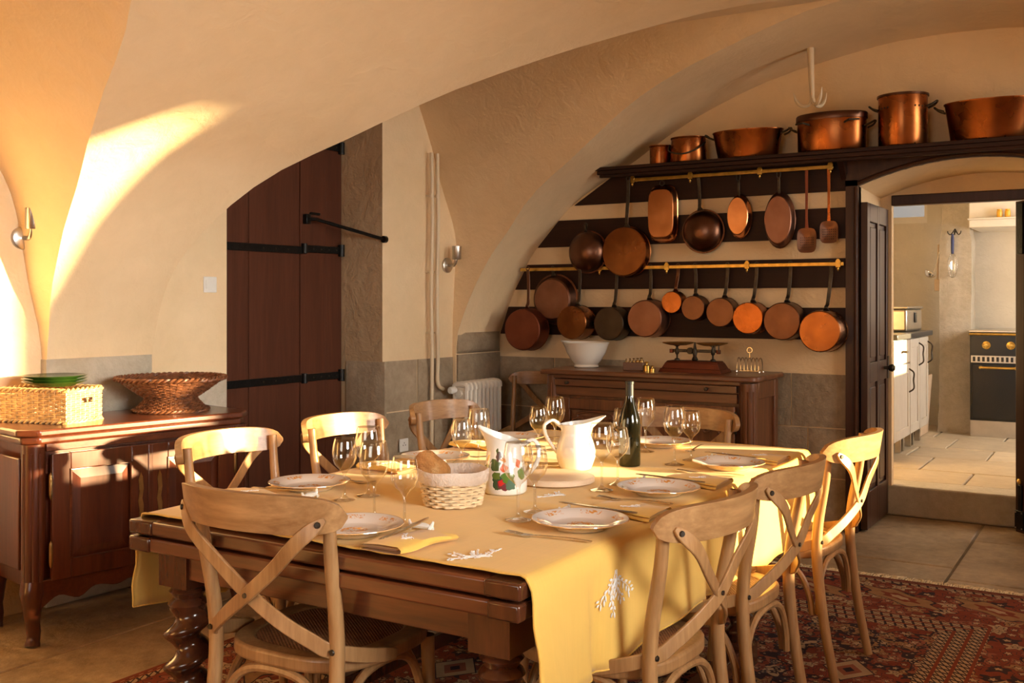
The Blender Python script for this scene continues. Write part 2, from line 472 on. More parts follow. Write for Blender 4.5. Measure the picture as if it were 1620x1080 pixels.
# left wall: plaster face with the tall recess for the shutter
NY0, NY1, NX, NZ = 3.80, 5.0, -4.34, 2.62
mb = MB()
def wl(y): return xw(y)-.03
def lslab(y0, y1, z0, z1):
    a, b = wl(y0), wl(y1)
    mb.add([(a, y0, z0), (b, y1, z0), (b, y1, z1), (a, y0, z1), (-4.6, y0, z0), (-4.6, y1, z0), (-4.6, y1, z1), (-4.6, y0, z1)],
           [(0,1,2,3), (4,7,6,5), (0,4,5,1), (3,2,6,7), (0,3,7,4), (1,5,6,2)])
lslab(YF, NY0, 0, 3.1); lslab(NY0, NY1, NZ, 3.1)
wall_left = mb.build('wall_left', M['plaster']); struct(wall_left, 'cream plaster wall with a tall shuttered recess')
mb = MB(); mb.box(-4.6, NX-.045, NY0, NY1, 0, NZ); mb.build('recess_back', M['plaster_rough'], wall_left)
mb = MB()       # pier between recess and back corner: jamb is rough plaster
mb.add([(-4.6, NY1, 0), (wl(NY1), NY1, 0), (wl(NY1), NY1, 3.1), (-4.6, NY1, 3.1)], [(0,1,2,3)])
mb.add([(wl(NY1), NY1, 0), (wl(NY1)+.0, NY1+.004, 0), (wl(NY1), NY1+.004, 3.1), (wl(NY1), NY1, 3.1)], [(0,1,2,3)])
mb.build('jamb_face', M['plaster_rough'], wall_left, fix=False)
mb = MB(); lslab(NY1+.003, YB, 0, 3.1); mb.build('pier_face', M['plaster'], wall_left)
def stones(parent, rows, place, mat, depth, name='stone_block'):
    for (z0, z1, cuts) in rows:
        for a, b in zip(cuts[:-1], cuts[1:]):
            j = .004
            k = MB(); d = depth+random.uniform(-.004, .006)
            ch = .008
            vs = []
            n = 5
            for (t, dd) in ((0, 0), (1, d)):
                pass
            def fn(u, w):
                s = a+j+(b-a-2*j)*u; z = z0+j+(z1-z0-2*j)*w
                e = 1 if 0 < u < 1 and 0 < w < 1 else 0
                dd = d*(.55+.45*e)+e*noise.noise(Vector((s*5, z*5, d*90)))*.006
                return place(s, z, dd)
            k.grid(fn, 7, 6)
            # skirt back to the wall
            nb = len(k.v)
            k.add([place(a+j, z0+j, -.01), place(b-j, z0+j, -.01), place(b-j, z1-j, -.01), place(a+j, z1-j, -.01)], [])
            def row(i0, i1, step, c0, c1):
                idx = list(range(i0, i1+(1 if step > 0 else -1), step))
                for p, q in zip(idx[:-1], idx[1:]): k.f.append((p, q, nb+c1) if p == idx[0] and False else (p, q, nb+c0))
                k.f.append((idx[-1], nb+c1, nb+c0))
            row(0, 6, 1, 0, 1); row(6, 41, 7, 1, 2); row(41, 35, -1, 2, 3); row(35, 0, -7, 3, 0)
            k.build(name, mat, parent, ang=60)
PW = lambda s, z, d: (xw(s)-.03+d, s, z)
stones(wall_left, [(.80, 1.105, [2.772, 3.318]), (.40, .80, [2.772, 3.318]), (0, .40, [2.772, 3.318])], PW, M['stone_pale'], .075)
stones(wall_left, [(.62, .975, [3.33, 3.80]), (.30, .62, [3.33, 3.80]), (0, .30, [3.33, 3.80])], PW, M['stone_pale'], .012)
stones(wall_left, [(.66, .985, [5.0, 5.33, 5.70]), (.34, .66, [5.0, 5.5, 5.70]), (0, .34, [5.0, 5.3, 5.70])], PW, M['stone'], .012)
stones(wall_left, [(1.0, 1.15, [5.70, 6.19]), (.66, 1.0, [5.70, 6.19]), (.34, .66, [5.70, 5.95, 6.19]), (0, .34, [5.70, 6.19])], PW, M['stone'], .075)
JW = lambda s, z, d: (s, NY1-d, z)
stones(wall_left, [(.62, .985, [-4.30, -4.0+.02]), (.30, .62, [-4.30, -3.985]), (0, .30, [-4.30, -3.985])], JW, M['stone'], .012)

# back wall with the deep doorway to the kitchen
DL, DR, DC, YD = -1.40, -.18, -.79, 6.80
def arch(x, z0=2.035, rise=.125, h=.61): return z0+rise*(1-((x-DC)/h)**2)
mb = MB(); mb.box(-4.6, DL, YB, YD, 0, 3.1); mb.box(DR, 2.4, YB, YD, 0, 3.1)
n = 14
xs = [DL+(DR-DL)*i/n for i in range(n+1)]
for a, b in zip(xs[:-1], xs[1:]):
    za_, zb_ = arch(a), arch(b)
    mb.add([(a, YB, za_), (b, YB, zb_), (b, YB, 3.1), (a, YB, 3.1), (a, YD, za_-.02), (b, YD, zb_-.02), (b, YD, 3.1), (a, YD, 3.1)],
           [(0,1,2,3), (4,7,6,5), (0,4,5,1)])
wall_back = mb.build('wall_back', M['plaster'], ang=20); struct(wall_back, 'cream plaster end wall with a doorway to the kitchen')
BW = lambda s, z, d: (s, YB-d, z)
stones(wall_back, [(.62, .97, [-3.90, -3.45, -2.9]), (.30, .62, [-3.90, -3.3, -2.9]), (0, .30, [-3.90, -3.5, -2.9])], BW, M['stone'], .012)
stones(wall_back, [(.60, .925, [-2.9, -2.3, -1.80, -1.475]), (.30, .60, [-2.9, -2.2, -1.7, -1.475]), (0, .30, [-2.9, -2.4, -1.85, -1.475])], BW, M['stone'], .012)
# rear face of the embrasure: plaster above and beside the inner opening
mb = MB(); mb.box(DL-.05, DR+.05, YD, YD+.06, 2.03, 2.3); mb.box(DL-.05, -1.335, YD, YD+.06, 0, 2.03); mb.box(-.42, DR+.05, YD, YD+.06, 0, 2.03)
mb.build('embrasure_back', M['plaster'], wall_back)
mb = MB(); mb.box(-1.335, -.42, YD-.012, YD+.07, 1.965, 2.03); struct(mb.build('trim_1', M['door'], bevel=.006), 'dark wooden lintel of the inner kitchen opening')

mb = MB()
for y0, y1, z0, z1 in [(YF-.3, .45, 0, 3.1), (1.95, 4.37, 0, 3.1), (5.46, YD, 0, 3.1), (.45, 1.95, 0, .75), (.45, 1.95, 2.55, 3.1), (4.37, 5.46, 0, .82), (4.37, 5.46, 2.80, 3.1)]:
    mb.box(2.106, 2.4, y0, y1, z0, z1)
wall_right = mb.build('wall_right', M['plaster']); struct(wall_right, 'cream plaster wall with the sunlit windows')
mb = MB(); 
for x0, x1, z0, z1 in [(-4.6, -2.1, 0, 3.1), (-.3, 2.4, 0, 3.1), (-2.1, -.3, 0, .8), (-2.1, -.3, 2.6, 3.1)]:
    mb.box(x0, x1, YF-.3, YF, z0, z1)
struct(mb.build('wall_front', M['plaster']), 'cream plaster wall behind the viewer')
def window(name, mbox, bars, pane, label):
    w = MB()
    for b in mbox+bars: w.box(*b)
    o = struct(w.build(name, M['white_paint']), label); p = MB(); p.box(*pane); p.build('pane', M['pane'], o)
window('window_1', [(2.26, 2.30, 4.37, 4.40, .82, 2.8), (2.26, 2.30, 5.43, 5.46, .82, 2.8), (2.26, 2.30, 4.37, 5.46, 2.77, 2.8), (2.26, 2.30, 4.37, 5.46, .82, .87)],
       [], (2.278, 2.282, 4.39, 5.44, .84, 2.78), 'wide window letting in the low sun')
struct(MB().box(2.34, 2.38, 5.19, 5.46, 1.72, 2.8).build('sun_blocker', M['shutter'], bevel=.004), 'unseen panel added to trim the upper sun beam at the window')  # added out of view to keep high sun off the left pier
window('window_2', [(2.26, 2.30, .45, .5, .75, 2.55), (2.26, 2.30, 1.9, 1.95, .75, 2.55), (2.26, 2.30, .45, 1.95, 2.5, 2.55), (2.26, 2.30, .45, 1.95, .75, .8)],
       [(2.26, 2.30, 1.18, 1.22, .75, 2.55)], (2.278, 2.282, .47, 1.93, .77, 2.53), 'window in the right wall')
window('window_3', [(-2.1, -2.05, YF-.2, YF-.16, .8, 2.6), (-.35, -.3, YF-.2, YF-.16, .8, 2.6), (-2.1, -.3, YF-.2, YF-.16, 2.55, 2.6), (-2.1, -.3, YF-.2, YF-.16, .8, .85)],
       [(-1.22, -1.18, YF-.2, YF-.16, .8, 2.6)], (-2.08, -.32, YF-.182, YF-.178, .82, 2.58), 'window behind the viewer')

# floor of flagstones
mb = MB(); mb.box(-4.6, 2.4, YF-.3, YD+.02, -.12, -.007)
floor = mb.build('floor', M['joint']); struct(floor, 'floor of large worn flagstones')
def flag(parent, x0, x1, y0, y1, z, mat):
    j = .003; c = .005; jit = lambda: random.uniform(-.006, .006)
    P = [(x0+j+abs(jit()), y0+j+abs(jit())), (x1-j-abs(jit()), y0+j+abs(jit())), (x1-j-abs(jit()), y1-j-abs(jit())), (x0+j+abs(jit()), y1-j-abs(jit()))]
    cx, cy = (x0+x1)/2, (y0+y1)/2; h = z+random.uniform(-.003, .0)
    ins = [(p[0]+(c if p[0] < cx else -c), p[1]+(c if p[1] < cy else -c)) for p in P]
    k = MB(); k.add([(p[0], p[1], z-.03) for p in P]+[(p[0], p[1], h-.005) for p in P]+[(p[0], p[1], h) for p in ins],
        [(0,1,5,4), (1,2,6,5), (2,3,7,6), (3,0,4,7), (4,5,9,8), (5,6,10,9), (6,7,11,10), (7,4,8,11), (8,9,10,11)])
    k.build('flagstone', mat, parent, ang=20)
fx = [-4.5, -3.55, -2.62, -1.75, -.80, .12, 1.1, 2.1]
for i, (a, b) in enumerate(zip(fx[:-1], fx[1:])):
    y = -2.0+.35*(i % 3) if i % 2 else -2.0
    ys = [-2.0]
    while ys[-1] < 6.7:
        ys.append(min(ys[-1]+random.choice([.62, .8, .95, 1.15]), 6.8))
    if i in (3, 4): ys = [q for q in ys if q < (5.0 if i == 3 else 4.7)]+([5.62, 6.8] if i == 3 else [5.38, 6.31, 6.8])
    for c, d in zip(ys[:-1], ys[1:]):
        if d-c > .05: flag(floor, a, b, c, d, 0, M['flag'])

# ------------------------------------------------------------------ kitchen beyond the door
KZ = .19
mb = MB(); mb.box(-2.4, 1.1, YD, 10.6, -.05, KZ-.02)
kfloor = mb.build('floor_kitchen', M['joint']); struct(kfloor, 'raised stone floor of the kitchen beyond')
mb = MB(); mb.box(-1.42, -.3, YD-.004, YD+.25, 0, KZ); mb.build('step', M['stone_pale'], kfloor, bevel=.012)
ky = [7.05, 7.55, 8.2, 8.75, 9.4, 10.3]
for i, (c, d) in enumerate(zip(ky[:-1], ky[1:])):
    cuts = [[-2.15, -1.5, -.95, -.2, .8], [-2.15, -1.3, -.6, .1, .8]][i % 2]
    for a, b in zip(cuts[:-1], cuts[1:]): flag(kfloor, a, b, c, d, KZ, M['flag_pale'])
for a, b in ((-2.15, -1.43), (-.29, .8)): flag(kfloor, a, b, 6.87, 7.05, KZ, M['flag_pale'])
mb = MB(); mb.box(-2.4, -2.15, YD, 10.6, 0, 2.9); struct(mb.build('wall_kitchen_left', M['plaster_kitchen']), 'plaster side wall of the kitchen')
mb = MB(); mb.box(-2.4, -2.10, 10.3, 10.6, 0, 2.9); mb.box(-1.70, 1.1, 10.3, 10.6, 0, 2.9); mb.box(-2.10, -1.70, 10.3, 10.6, 0, 2.10); mb.box(-2.10, -1.70, 10.3, 10.6, 2.5, 2.9)
struct(mb.build('wall_kitchen_back', M['plaster_kitchen']), 'plaster end wall of the kitchen with a small high window')
mb = MB()
for y0, y1, z0, z1 in ((YD, 8.0, 0, 2.9), (9.2, 10.6, 0, 2.9), (8.0, 9.2, 0, 1.1), (8.0, 9.2, 2.3, 2.9)): mb.box(.8, 1.1, y0, y1, z0, z1)
struct(mb.build('wall_kitchen_right', M['plaster_kitchen']), 'plaster window wall of the kitchen')
mb = MB(); mb.box(-2.4, 1.1, YD, 10.6, 2.75, 2.9); struct(mb.build('ceiling_kitchen', M['plaster_kitchen']), 'kitchen ceiling')
window('window_4', [(-2.10, -2.07, 10.33, 10.37, 2.10, 2.5), (-1.73, -1.70, 10.33, 10.37, 2.10, 2.5), (-2.10, -1.70, 10.30, 10.37, 2.10, 2.16), (-2.10, -1.70, 10.33, 10.37, 2.46, 2.5)],
       [], (-2.08, -1.72, 10.348, 10.352, 2.14, 2.48), 'small high kitchen window with a pale frame')
# rough stone pillar
mb = MB()
def pil(u, w):
    a = 2*PI*u; z = KZ+w*2.56
    hw = .135 if z < 1.9 else .12
    if z < .34: hw = .15
    c, s = math.cos(a), math.sin(a); k = hw/max(abs(c), abs(s))*.97
    p = Vector((c*k, s*k*1.0, z)); nn = noise.noise(Vector((p.x*9, p.y*9, z*5)))*.016
    return (-1.385+p.x*(1+nn*4), 9.95+p.y*(1+nn*4), z)
mb.grid(pil, 40, 40, True); pillar = mb.build('pillar', M['stone_pale'], ang=60); struct(pillar, 'rough pale stone pillar in the kitchen')

def kitchen_cabinet(name, y0, y1, label, drawer):
    t = thing(name, label, 'cabinet', (-1.50, y0, KZ)); w = y1-y0; k = MB()
    k.box(-.58, -.02, 0, w, .13, .885); k.build('body', M['grey_paint'], t)
    for yy in (.05, w-.05): MB().box(-.10, -.06, yy-.02, yy+.02, 0, .13).build('foot', M['steel'], t)
    zt = .885
    if drawer:
        d = MB().box(-.02, 0, .01, w-.01, .70, .875).build('drawer', M['grey_paint'], t, bevel=.004)
        MB().tube([(.0, w/2, .79), (.03, w/2, .79)], .009, 8).tube([(.03, w/2-.03, .79), (.03, w/2+.03, .79)], .009, 8).build('handle', M['old_iron'], d)
        zt = .69
    else: zt = .875
    d = MB()
    d.box(-.02, 0, .01, .07, .14, zt).box(-.02, 0, w-.07, w-.01, .14, zt).box(-.02, 0, .07, w-.07, .14, .21).box(-.02, 0, .07, w-.07, zt-.07, zt)
    d = d.build('door', M['grey_paint'], t, bevel=.004)
    MB().box(-.019, -.008, .07, w-.07, .21, zt-.07).build('panel', M['grey_paint'], d)
    hy = w-.045; hz = zt-.13
    MB().tube(smooth_path([(0, hy, hz-.09), (.035, hy, hz-.06), (.03, hy+.015, hz), (.035, hy, hz+.06), (0, hy, hz+.09)], 5), .006, 8).build('handle', M['old_iron'], d)
    return t
kitchen_cabinet('kitchen_cabinet', 7.72, 8.34, 'grey kitchen cabinet with a drawer nearest the doorway', True)
kitchen_cabinet('kitchen_cabinet', 8.345, 8.75, 'grey kitchen cabinet between the drawer cabinet and the end unit', False)
kitchen_cabinet('kitchen_cabinet', 8.755, 9.15, 'grey kitchen cabinet at the far end of the worktop', False)
tag(MB().box(-2.145, -1.47, 7.70, 9.17, KZ+.885, KZ+.925).build('worktop', M['worktop'], bevel=.005), 'dark stone worktop on the grey kitchen cabinets', 'worktop')
t = thing('bread_bin', 'brushed steel bread bin on the kitchen worktop', 'bread bin', (-1.72, 8.68, KZ+.926))
MB().box(-.2, .18, -.25, .40, .0, .18).build('body', M['steel'], t, bevel=.02, seg=3)
MB().box(-.205, .19, -.255, .405, .18, .20).build('lid', M['steel'], t, bevel=.008)
MB().box(.181, .19, .05, .12, .07, .15).build('grip', M['black'], t, bevel=.003)
for k, (dx, h, mt) in enumerate([(0, .50, 'black'), (.035, .56, 'steel'), (.065, .52, 'board_wood')]):
    o = MB().box(-.008, .008, -.19, .19, 0, h).build(['baking_tray', 'baking_tray', 'chopping_board'][k], M[mt], bevel=.006)
    o.location = (-1.665+dx, 9.50, KZ+.004); o.rotation_euler = (0, .07, 0)
    tag(o, ['black baking tray leaning beside the stone pillar', 'pale metal baking tray leaning between black tray and board', 'wooden board leaning closest to the stone pillar'][k], ['tray', 'tray', 'board'][k])
# range cooker
t = thing('range_cooker', 'black range cooker with brass knobs and rail', 'cooker', (-.93, 9.62, KZ))
MB().box(-.31, .62, 0, .58, .14, .90).build('body', M['black'], t, bevel=.006)
MB().box(-.31, .62, .02, .58, 0, .14).build('plinth', M['steel'], t)
MB().box(-.32, .63, -.02, .60, .90, .92).build('hob', M['steel'], t, bevel=.004)
MB().tube([(-.31, -.05, .885), (.62, -.05, .885)], .01, 8).build('towel_rail', M['brass'], t)
d = MB().box(-.29, .12, -.02, 0, .16, .63).build('oven_door', M['black'], t, bevel=.006)
MB().tube([(-.22, -.06, .60), (.05, -.06, .60)], .011, 10).tube([(-.22, 0, .60), (-.22, -.06, .60)], .013, 8).tube([(.05, 0, .60), (.05, -.06, .60)], .013, 8).build('handle', M['brass'], d)
d = MB().box(.14, .60, -.02, 0, .16, .63).build('oven_door', M['black'], t, bevel=.006)
MB().tube([(.2, -.06, .60), (.54, -.06, .60)], .011, 10).build('handle', M['brass'], d)
v_ = MB().box(-.30, .61, -.018, 0, .64, .70).build('vent_strip', M['steel'], t)
for k in range(24): MB().box(-.285+k*.037, -.265+k*.037, -.021, -.017, .65, .69).build('slot', M['black'], v_)
for k in range(5):
    q = MB().lathe([(.034, 0), (.034, .008), (.016, .012), (.014, .035), (0, .036)], 20, M=tr(-.18+k*.19, 0, .79) @ YAX).build('knob', M['brass'], t)
    c_ = MB()
    for a in range(4): c_.tube([(-.18+k*.19, -.03, .79), (-.18+k*.19+.026*math.cos(a*PI/2), -.03, .79+.026*math.sin(a*PI/2))], .006, 6)
    c_.build('cross_grip', M['brass'], q)
tag(MB().lathe([(.10, 0), (.12, .03), (.125, .03), (.11, 0)], 28).build('griddle', M['steel']), 'low steel pan on the range cooker hob', 'pan').location = (-.72, 9.85, KZ+.922)
t = thing('cooker_hood', 'white mantel hood above the range cooker', 'hood', (-.93, 9.55, 1.99))
MB().box(-.31, 1.0, 0, .75, 0, .76).build('casing', M['white_paint'], t, bevel=.008)
MB().box(-.31, 1.0, -.09, 0, .062, .075).build('ledge', M['white_paint'], t, bevel=.003)
for k in range(2):
    t = thing('spice_jar', ['yellow jar on the hood ledge, nearer the pillar', 'yellow jar on the hood ledge, farther from the pillar'][k], 'jar', (-.995+.062*k, 9.50, 2.066))
    MB().lathe([(0, 0), (.021, 0), (.023, .004), (.023, .05), (.018, .056)], 18).build('body', M['yellow_jar'], t)
    MB().lathe([(.02, .056), (.02, .068), (0, .068)], 18).build('lid', M['yellow_jar'], t)
# hook with whisk and ladles on the pillar
t = thing('wall_hook', 'dark triple hook screwed to the stone pillar', 'hook', (-1.385, 9.80, 1.98))
MB().lathe([(.014, 0), (.014, .006)], 12, M=YAX).build('plate', M['old_iron'], t)
for s in (-1, 0, 1): MB().tube(smooth_path([(0, -.006, .02), (s*.03, -.03, -.03), (s*.05, -.045, -.02), (s*.055, -.045, .0)], 4), .005, 6).build('prong', M['old_iron'], t)
t = thing('whisk', 'balloon whisk with blue handle hanging on the pillar', 'whisk', (-1.40, 9.755, 1.955))
MB().lathe([(0, 0), (.011, -.005), (.014, -.06), (.012, -.17), (.010, -.18)], 12).build('handle', M['blue'], t)
for k in range(6):
    a = k*PI/6; q = []
    for j in range(17):
        b = j/16*2*PI; q.append((math.sin(b)*.042*math.cos(a), math.sin(b)*.042*math.sin(a), -.28+math.cos(b)*.11))
    MB().tube(q[:-1], .0018, 5, closed=True).build('wire', M['chrome'], t)
t = thing('ladle', 'steel ladle hanging left of the pillar', 'ladle', (-1.60, 9.80, 1.60))
MB().lathe([(0, -.03), (.03, -.022), (.05, .0), (.053, .02), (.05, .02), (.047, 0), (.028, -.018), (0, -.026)], 20, M=tr(0,0,0) @ rot('Y', .6)).build('bowl', M['chrome'], t)
MB().tube([(.04, 0, .02), (.085, .04, .22)], .006, 6).build('handle', M['chrome'], t)
t = thing('wooden_spatula', 'wooden spatula hanging against the pillar edge', 'spatula', (-1.545, 9.88, 1.45))
MB().tube([(0, 0, .10), (.01, 0, .42)], .008, 8).build('handle', M['board_wood'], t)
MB().box(-.025, .025, -.005, .005, 0, .11).build('blade', M['board_wood'], t, bevel=.004)

# ------------------------------------------------------------------ wooden doorway
def arcband(lo, hi, n=16):
    top = [(x, hi(x)) for x in [DL-.07+(DR-DL+.14)*i/n for i in range(n+1)]]
    bot = [(x, lo(x)) for x in [DL+(DR-DL)*i/n for i in range(n+1)]]
    return top, bot
t = MB()
t.box(DL-.07, DL, YB-.035, YB+.05, 0, 2.07); t.box(DR, DR+.07, YB-.035, YB+.05, 0, 2.07)
n = 18
for i in range(n):
    a = DL-.07+(DR-DL+.14)*i/n; b = DL-.07+(DR-DL+.14)*(i+1)/n
    f0 = lambda x: min(arch(min(max(x, DL), DR)), arch(x) if DL <= x <= DR else arch(DL))
    t.add([(a, YB-.035, f0(a)), (b, YB-.035, f0(b)), (b, YB-.035, f0(b)+.07), (a, YB-.035, f0(a)+.07), (a, YB+.05, f0(a)), (b, YB+.05, f0(b)), (b, YB+.05, f0(b)+.07), (a, YB+.05, f0(a)+.07)],
          [(0,1,2,3), (4,7,6,5), (0,4,5,1), (3,2,6,7), (0,3,7,4), (1,5,6,2)])
frame = t.build('trim_2', M['door'], ang=25); struct(frame, 'dark brown arched door frame to the kitchen')
t = MB(); t.tube([(DL-.012, YB-.035, 0), (DL-.012, YB-.035, 2.03)], .011, 8)
t.tube([(x, YB-.035, arch(x)+.016) for x in [DL+(DR-DL)*i/20 for i in range(21)]], .011, 8); t.build('bead', M['door'], frame)
t = MB()       # spandrel board between frame and shelf
for i in range(n):
    a = DL-.07+(DR-DL+.14)*i/n; b = DL-.07+(DR-DL+.14)*(i+1)/n
    t.add([(a, YB-.02, f0(a)+.05), (b, YB-.02, f0(b)+.05), (b, YB-.02, 2.23), (a, YB-.02, 2.23)], [(0,1,2,3)])
t.box(DL-.07, DR+.07, YB-.019, YB-.002, 2.215, 2.23)
t.build('spandrel', M['door'], frame, fix=False)
def leaf(name, loc, rz, label, knob):
    w, h, th = .60, 1.93, .04
    t = MB(); xs_ = [0, .07, .275, .325, .53, w]; zz = [0, .22, .86, .98, 1.82, h]
    for (a, b) in ((0, .07), (.275, .325), (.53, w)): t.box(a, b, 0, th, 0, h)
    for (a, b) in ((0, .22), (.86, .98), (1.82, h)): t.box(.07, .275, 0, th, a, b); t.box(.325, .53, 0, th, a, b)
    o = t.build(name, M['door'], bevel=.003); o.location = loc; o.rotation_euler = (0, 0, rz); struct(o, label)
    for (a, b) in ((.07, .275), (.325, .53)):
        for (c, d) in ((.22, .86), (.98, 1.82)):
            p = MB().box(a, b, .012, th-.012, c, d); p.box(a+.03, b-.03, .004, th-.004, c+.03, d-.03)
            p.build('panel', M['door'], o, bevel=.004)
    if knob:
        MB().lathe([(.010, 0), (.010, .02), (.022, .035), (.024, .05), (.014, .062), (0, .064)], 18, M=tr(.475, 0, .93) @ YAX).build('knob', M['old_iron'], o)
        MB().box(.55, .60, -.006, 0, .86, 1.0).build('lock_plate', M['old_iron'], o)
    else:
        MB().box(.03, .06, -.012, 0, 0.03, .28).build('bolt', M['iron'], o, bevel=.003)
        q = MB().box(.01, .08, -.016, 0, .02, .13).build('bolt_plate', M['iron'], o, bevel=.003)
        for dx in (.02, .07):
            for dz in (.03, .12): MB().lathe([(.005, 0), (.004, .004), (0, .005)], 8, M=tr(dx, -.016, .0+dz) @ YAX).build('screw', M['steel'], q)
        MB().lathe([(.014, 0), (.016, .01), (0, .018)], 14, M=tr(.045, -.006, .30) @ YAX).build('bolt_knob', M['brass'], o)
        MB().box(.02, .07, -.012, 0, 1.62, 1.92).build('upper_bolt', M['iron'], o, bevel=.003)
    return o
leaf('door_1', (DL+.045, YB+.012, .012), PI/2, 'dark brown panelled door leaf folded back at the left of the doorway', True)
leaf('door_2', (-.61, 6.635, .012), -PI/4, 'dark door leaf with iron bolts half open at the right', False)

# ------------------------------------------------------------------ shutter in the recess
t = MB(); t.box(NX-.04, NX-.035, NY0, NY1-.003, .02, 2.58)
sh = t.build('door_3', M['shutter']); struct(sh, 'oxblood red plank shutter closing the tall recess')
cuts = [3.81, 4.20, 4.62, 4.84, 4.995]
for i, (a, b) in enumerate(zip(cuts[:-1], cuts[1:])):
    g = .005 if i == 1 else .001
    for (z0, z1) in (((.03, 1.69), (1.692, 2.57))):
        MB().box(NX-.035, NX-.004+(.006 if i > 1 else 0), a+g, b-g*.4, z0, z1).build('plank', M['shutter'], sh, bevel=.002)
for zc in (.89, 1.68, 2.33):
    dz = -.012 if zc > 1 else 0
    s1 = MB().box(NX, NX+.014, 3.9, 4.66, zc-.022+dz, zc+.022+dz).build('strap_hinge', M['iron'], sh, bevel=.003)
    s2 = MB().box(NX+.003, NX+.017, 4.64, 4.985, zc-.022, zc+.022).build('strap_hinge', M['iron'], sh, bevel=.003)
    MB().lathe([(.018, 0), (.018, .06)], 14, c=(NX+.018, 4.64, zc-.03)).build('knuckle', M['iron'], s1)
    MB().lathe([(.02, 0), (.02, .075)], 14, c=(NX+.02, 4.975, zc-.038)).build('knuckle', M['iron'], s2)
    for q, ss in ((4.30, s1), (4.40, s1), (4.50, s1), (4.72, s2), (4.79, s2), (4.86, s2), (4.93, s2)):
        MB().lathe([(.006, 0), (.004, .004), (0, .005)], 8, M=tr(NX+(.014 if q < 4.64 else .017), q, zc+(dz if q < 4.64 else 0)) @ rot('Y', PI/2)).build('nail', M['old_iron'], ss)
t = thing('shutter_stay', 'black iron stay bar from the red shutter to the wall', 'bar', (NX, 4.66, 1.86))
MB().tube([(.03, -.005, 0), (.05, .05, .0), (.345, .325, -.115)], .011, 8).build('bar', M['iron'], t)
MB().box(0, .035, -.02, .02, -.03, .03).build('pivot_plate', M['iron'], t, bevel=.004)
MB().lathe([(.022, -.012), (.022, .012)], 14, M=tr(.355, .33, -.118) @ rot('X', PI/2)).build('eye', M['iron'], t)
tag(MB().box(NX-.001, NX+.02, 4.70, 4.78, 1.89, 1.905).build('latch_peg', M['iron'], bevel=.003), 'short iron peg on the upper red shutter', 'peg')

# ------------------------------------------------------------------ wall boards, rails, shelf
def xl(z): return vx(z, YB)+.012
SL = [(2.012, 2.205), (1.732, 1.914), (1.44, 1.614), (1.127, 1.32)]
for i, (a, b) in enumerate(SL):
    t = MB(); t.prism([(xl(a), a), (DL-.072, a), (DL-.072, b), (xl(b), b)], YB-.022, YB-.001, 'xz')
    struct(t.build('trim_%d' % (i+3), M['slat'], bevel=.003), ['top', 'second', 'third', 'lowest'][i]+' dark brown board behind the hanging pans')
def pot_rail(x0, x1, z, brs, label):
    t = thing('pot_rail', label, 'rail', (x0, YB-.08, z)); w = x1-x0
    MB().box(0, w, -.004, .004, -.011, .011).build('bar', M['brass'], t, bevel=.002)
    for b in brs:
        x = b-x0; k = MB()
        k.prism([(x-.012, -.02), (x+.012, -.02), (x+.016, -.01), (x+.010, 0), (x+.016, .014), (x+.006, .03), (x-.006, .03), (x-.016, .014), (x-.010, 0), (x-.016, -.01)], -.012, -.005, 'xz')
        k.box(x-.006, x+.006, -.006, .057, -.006, .006); k.lathe([(.006, 0), (.008, -.01), (.004, -.02), (0, -.024)], 10, c=(x, -.009, -.02))
        k.build('bracket', M['brass'], t, bevel=.001)
pot_rail(-2.84, -1.53, 2.152, [-2.82, -2.42, -1.97, -1.545], 'upper brass rail under the copper shelf')
pot_rail(-3.68, -1.47, 1.578, [-3.06, -2.58, -2.05, -1.50], 'lower brass rail along the third board')
t = thing('shelf', 'long dark wooden shelf carrying copper pots', 'shelf', (-3.0, 5.94, 2.16))
MB().prism([(-.02, 0), (-.02+.0, 0), (3.0, 0), (3.0, .255), (.26, .255)], .045, .065, 'xy').build('board', M['slat'], t, bevel=.003)
MB().box(.0, 3.0, .010, .03, .018, .045).box(.012, 3.0, .022, .05, .0, .02).build('front_moulding', M['slat'], t, bevel=.005)
for x in (1.50,):
    MB().prism([(.25, .044), (.06, .044), (.09, .02), (.14, .01), (.19, -.03), (.225, -.08), (.25, -.09)], x, x+.035, 'yz').build('bracket', M['slat'], t, bevel=.003)

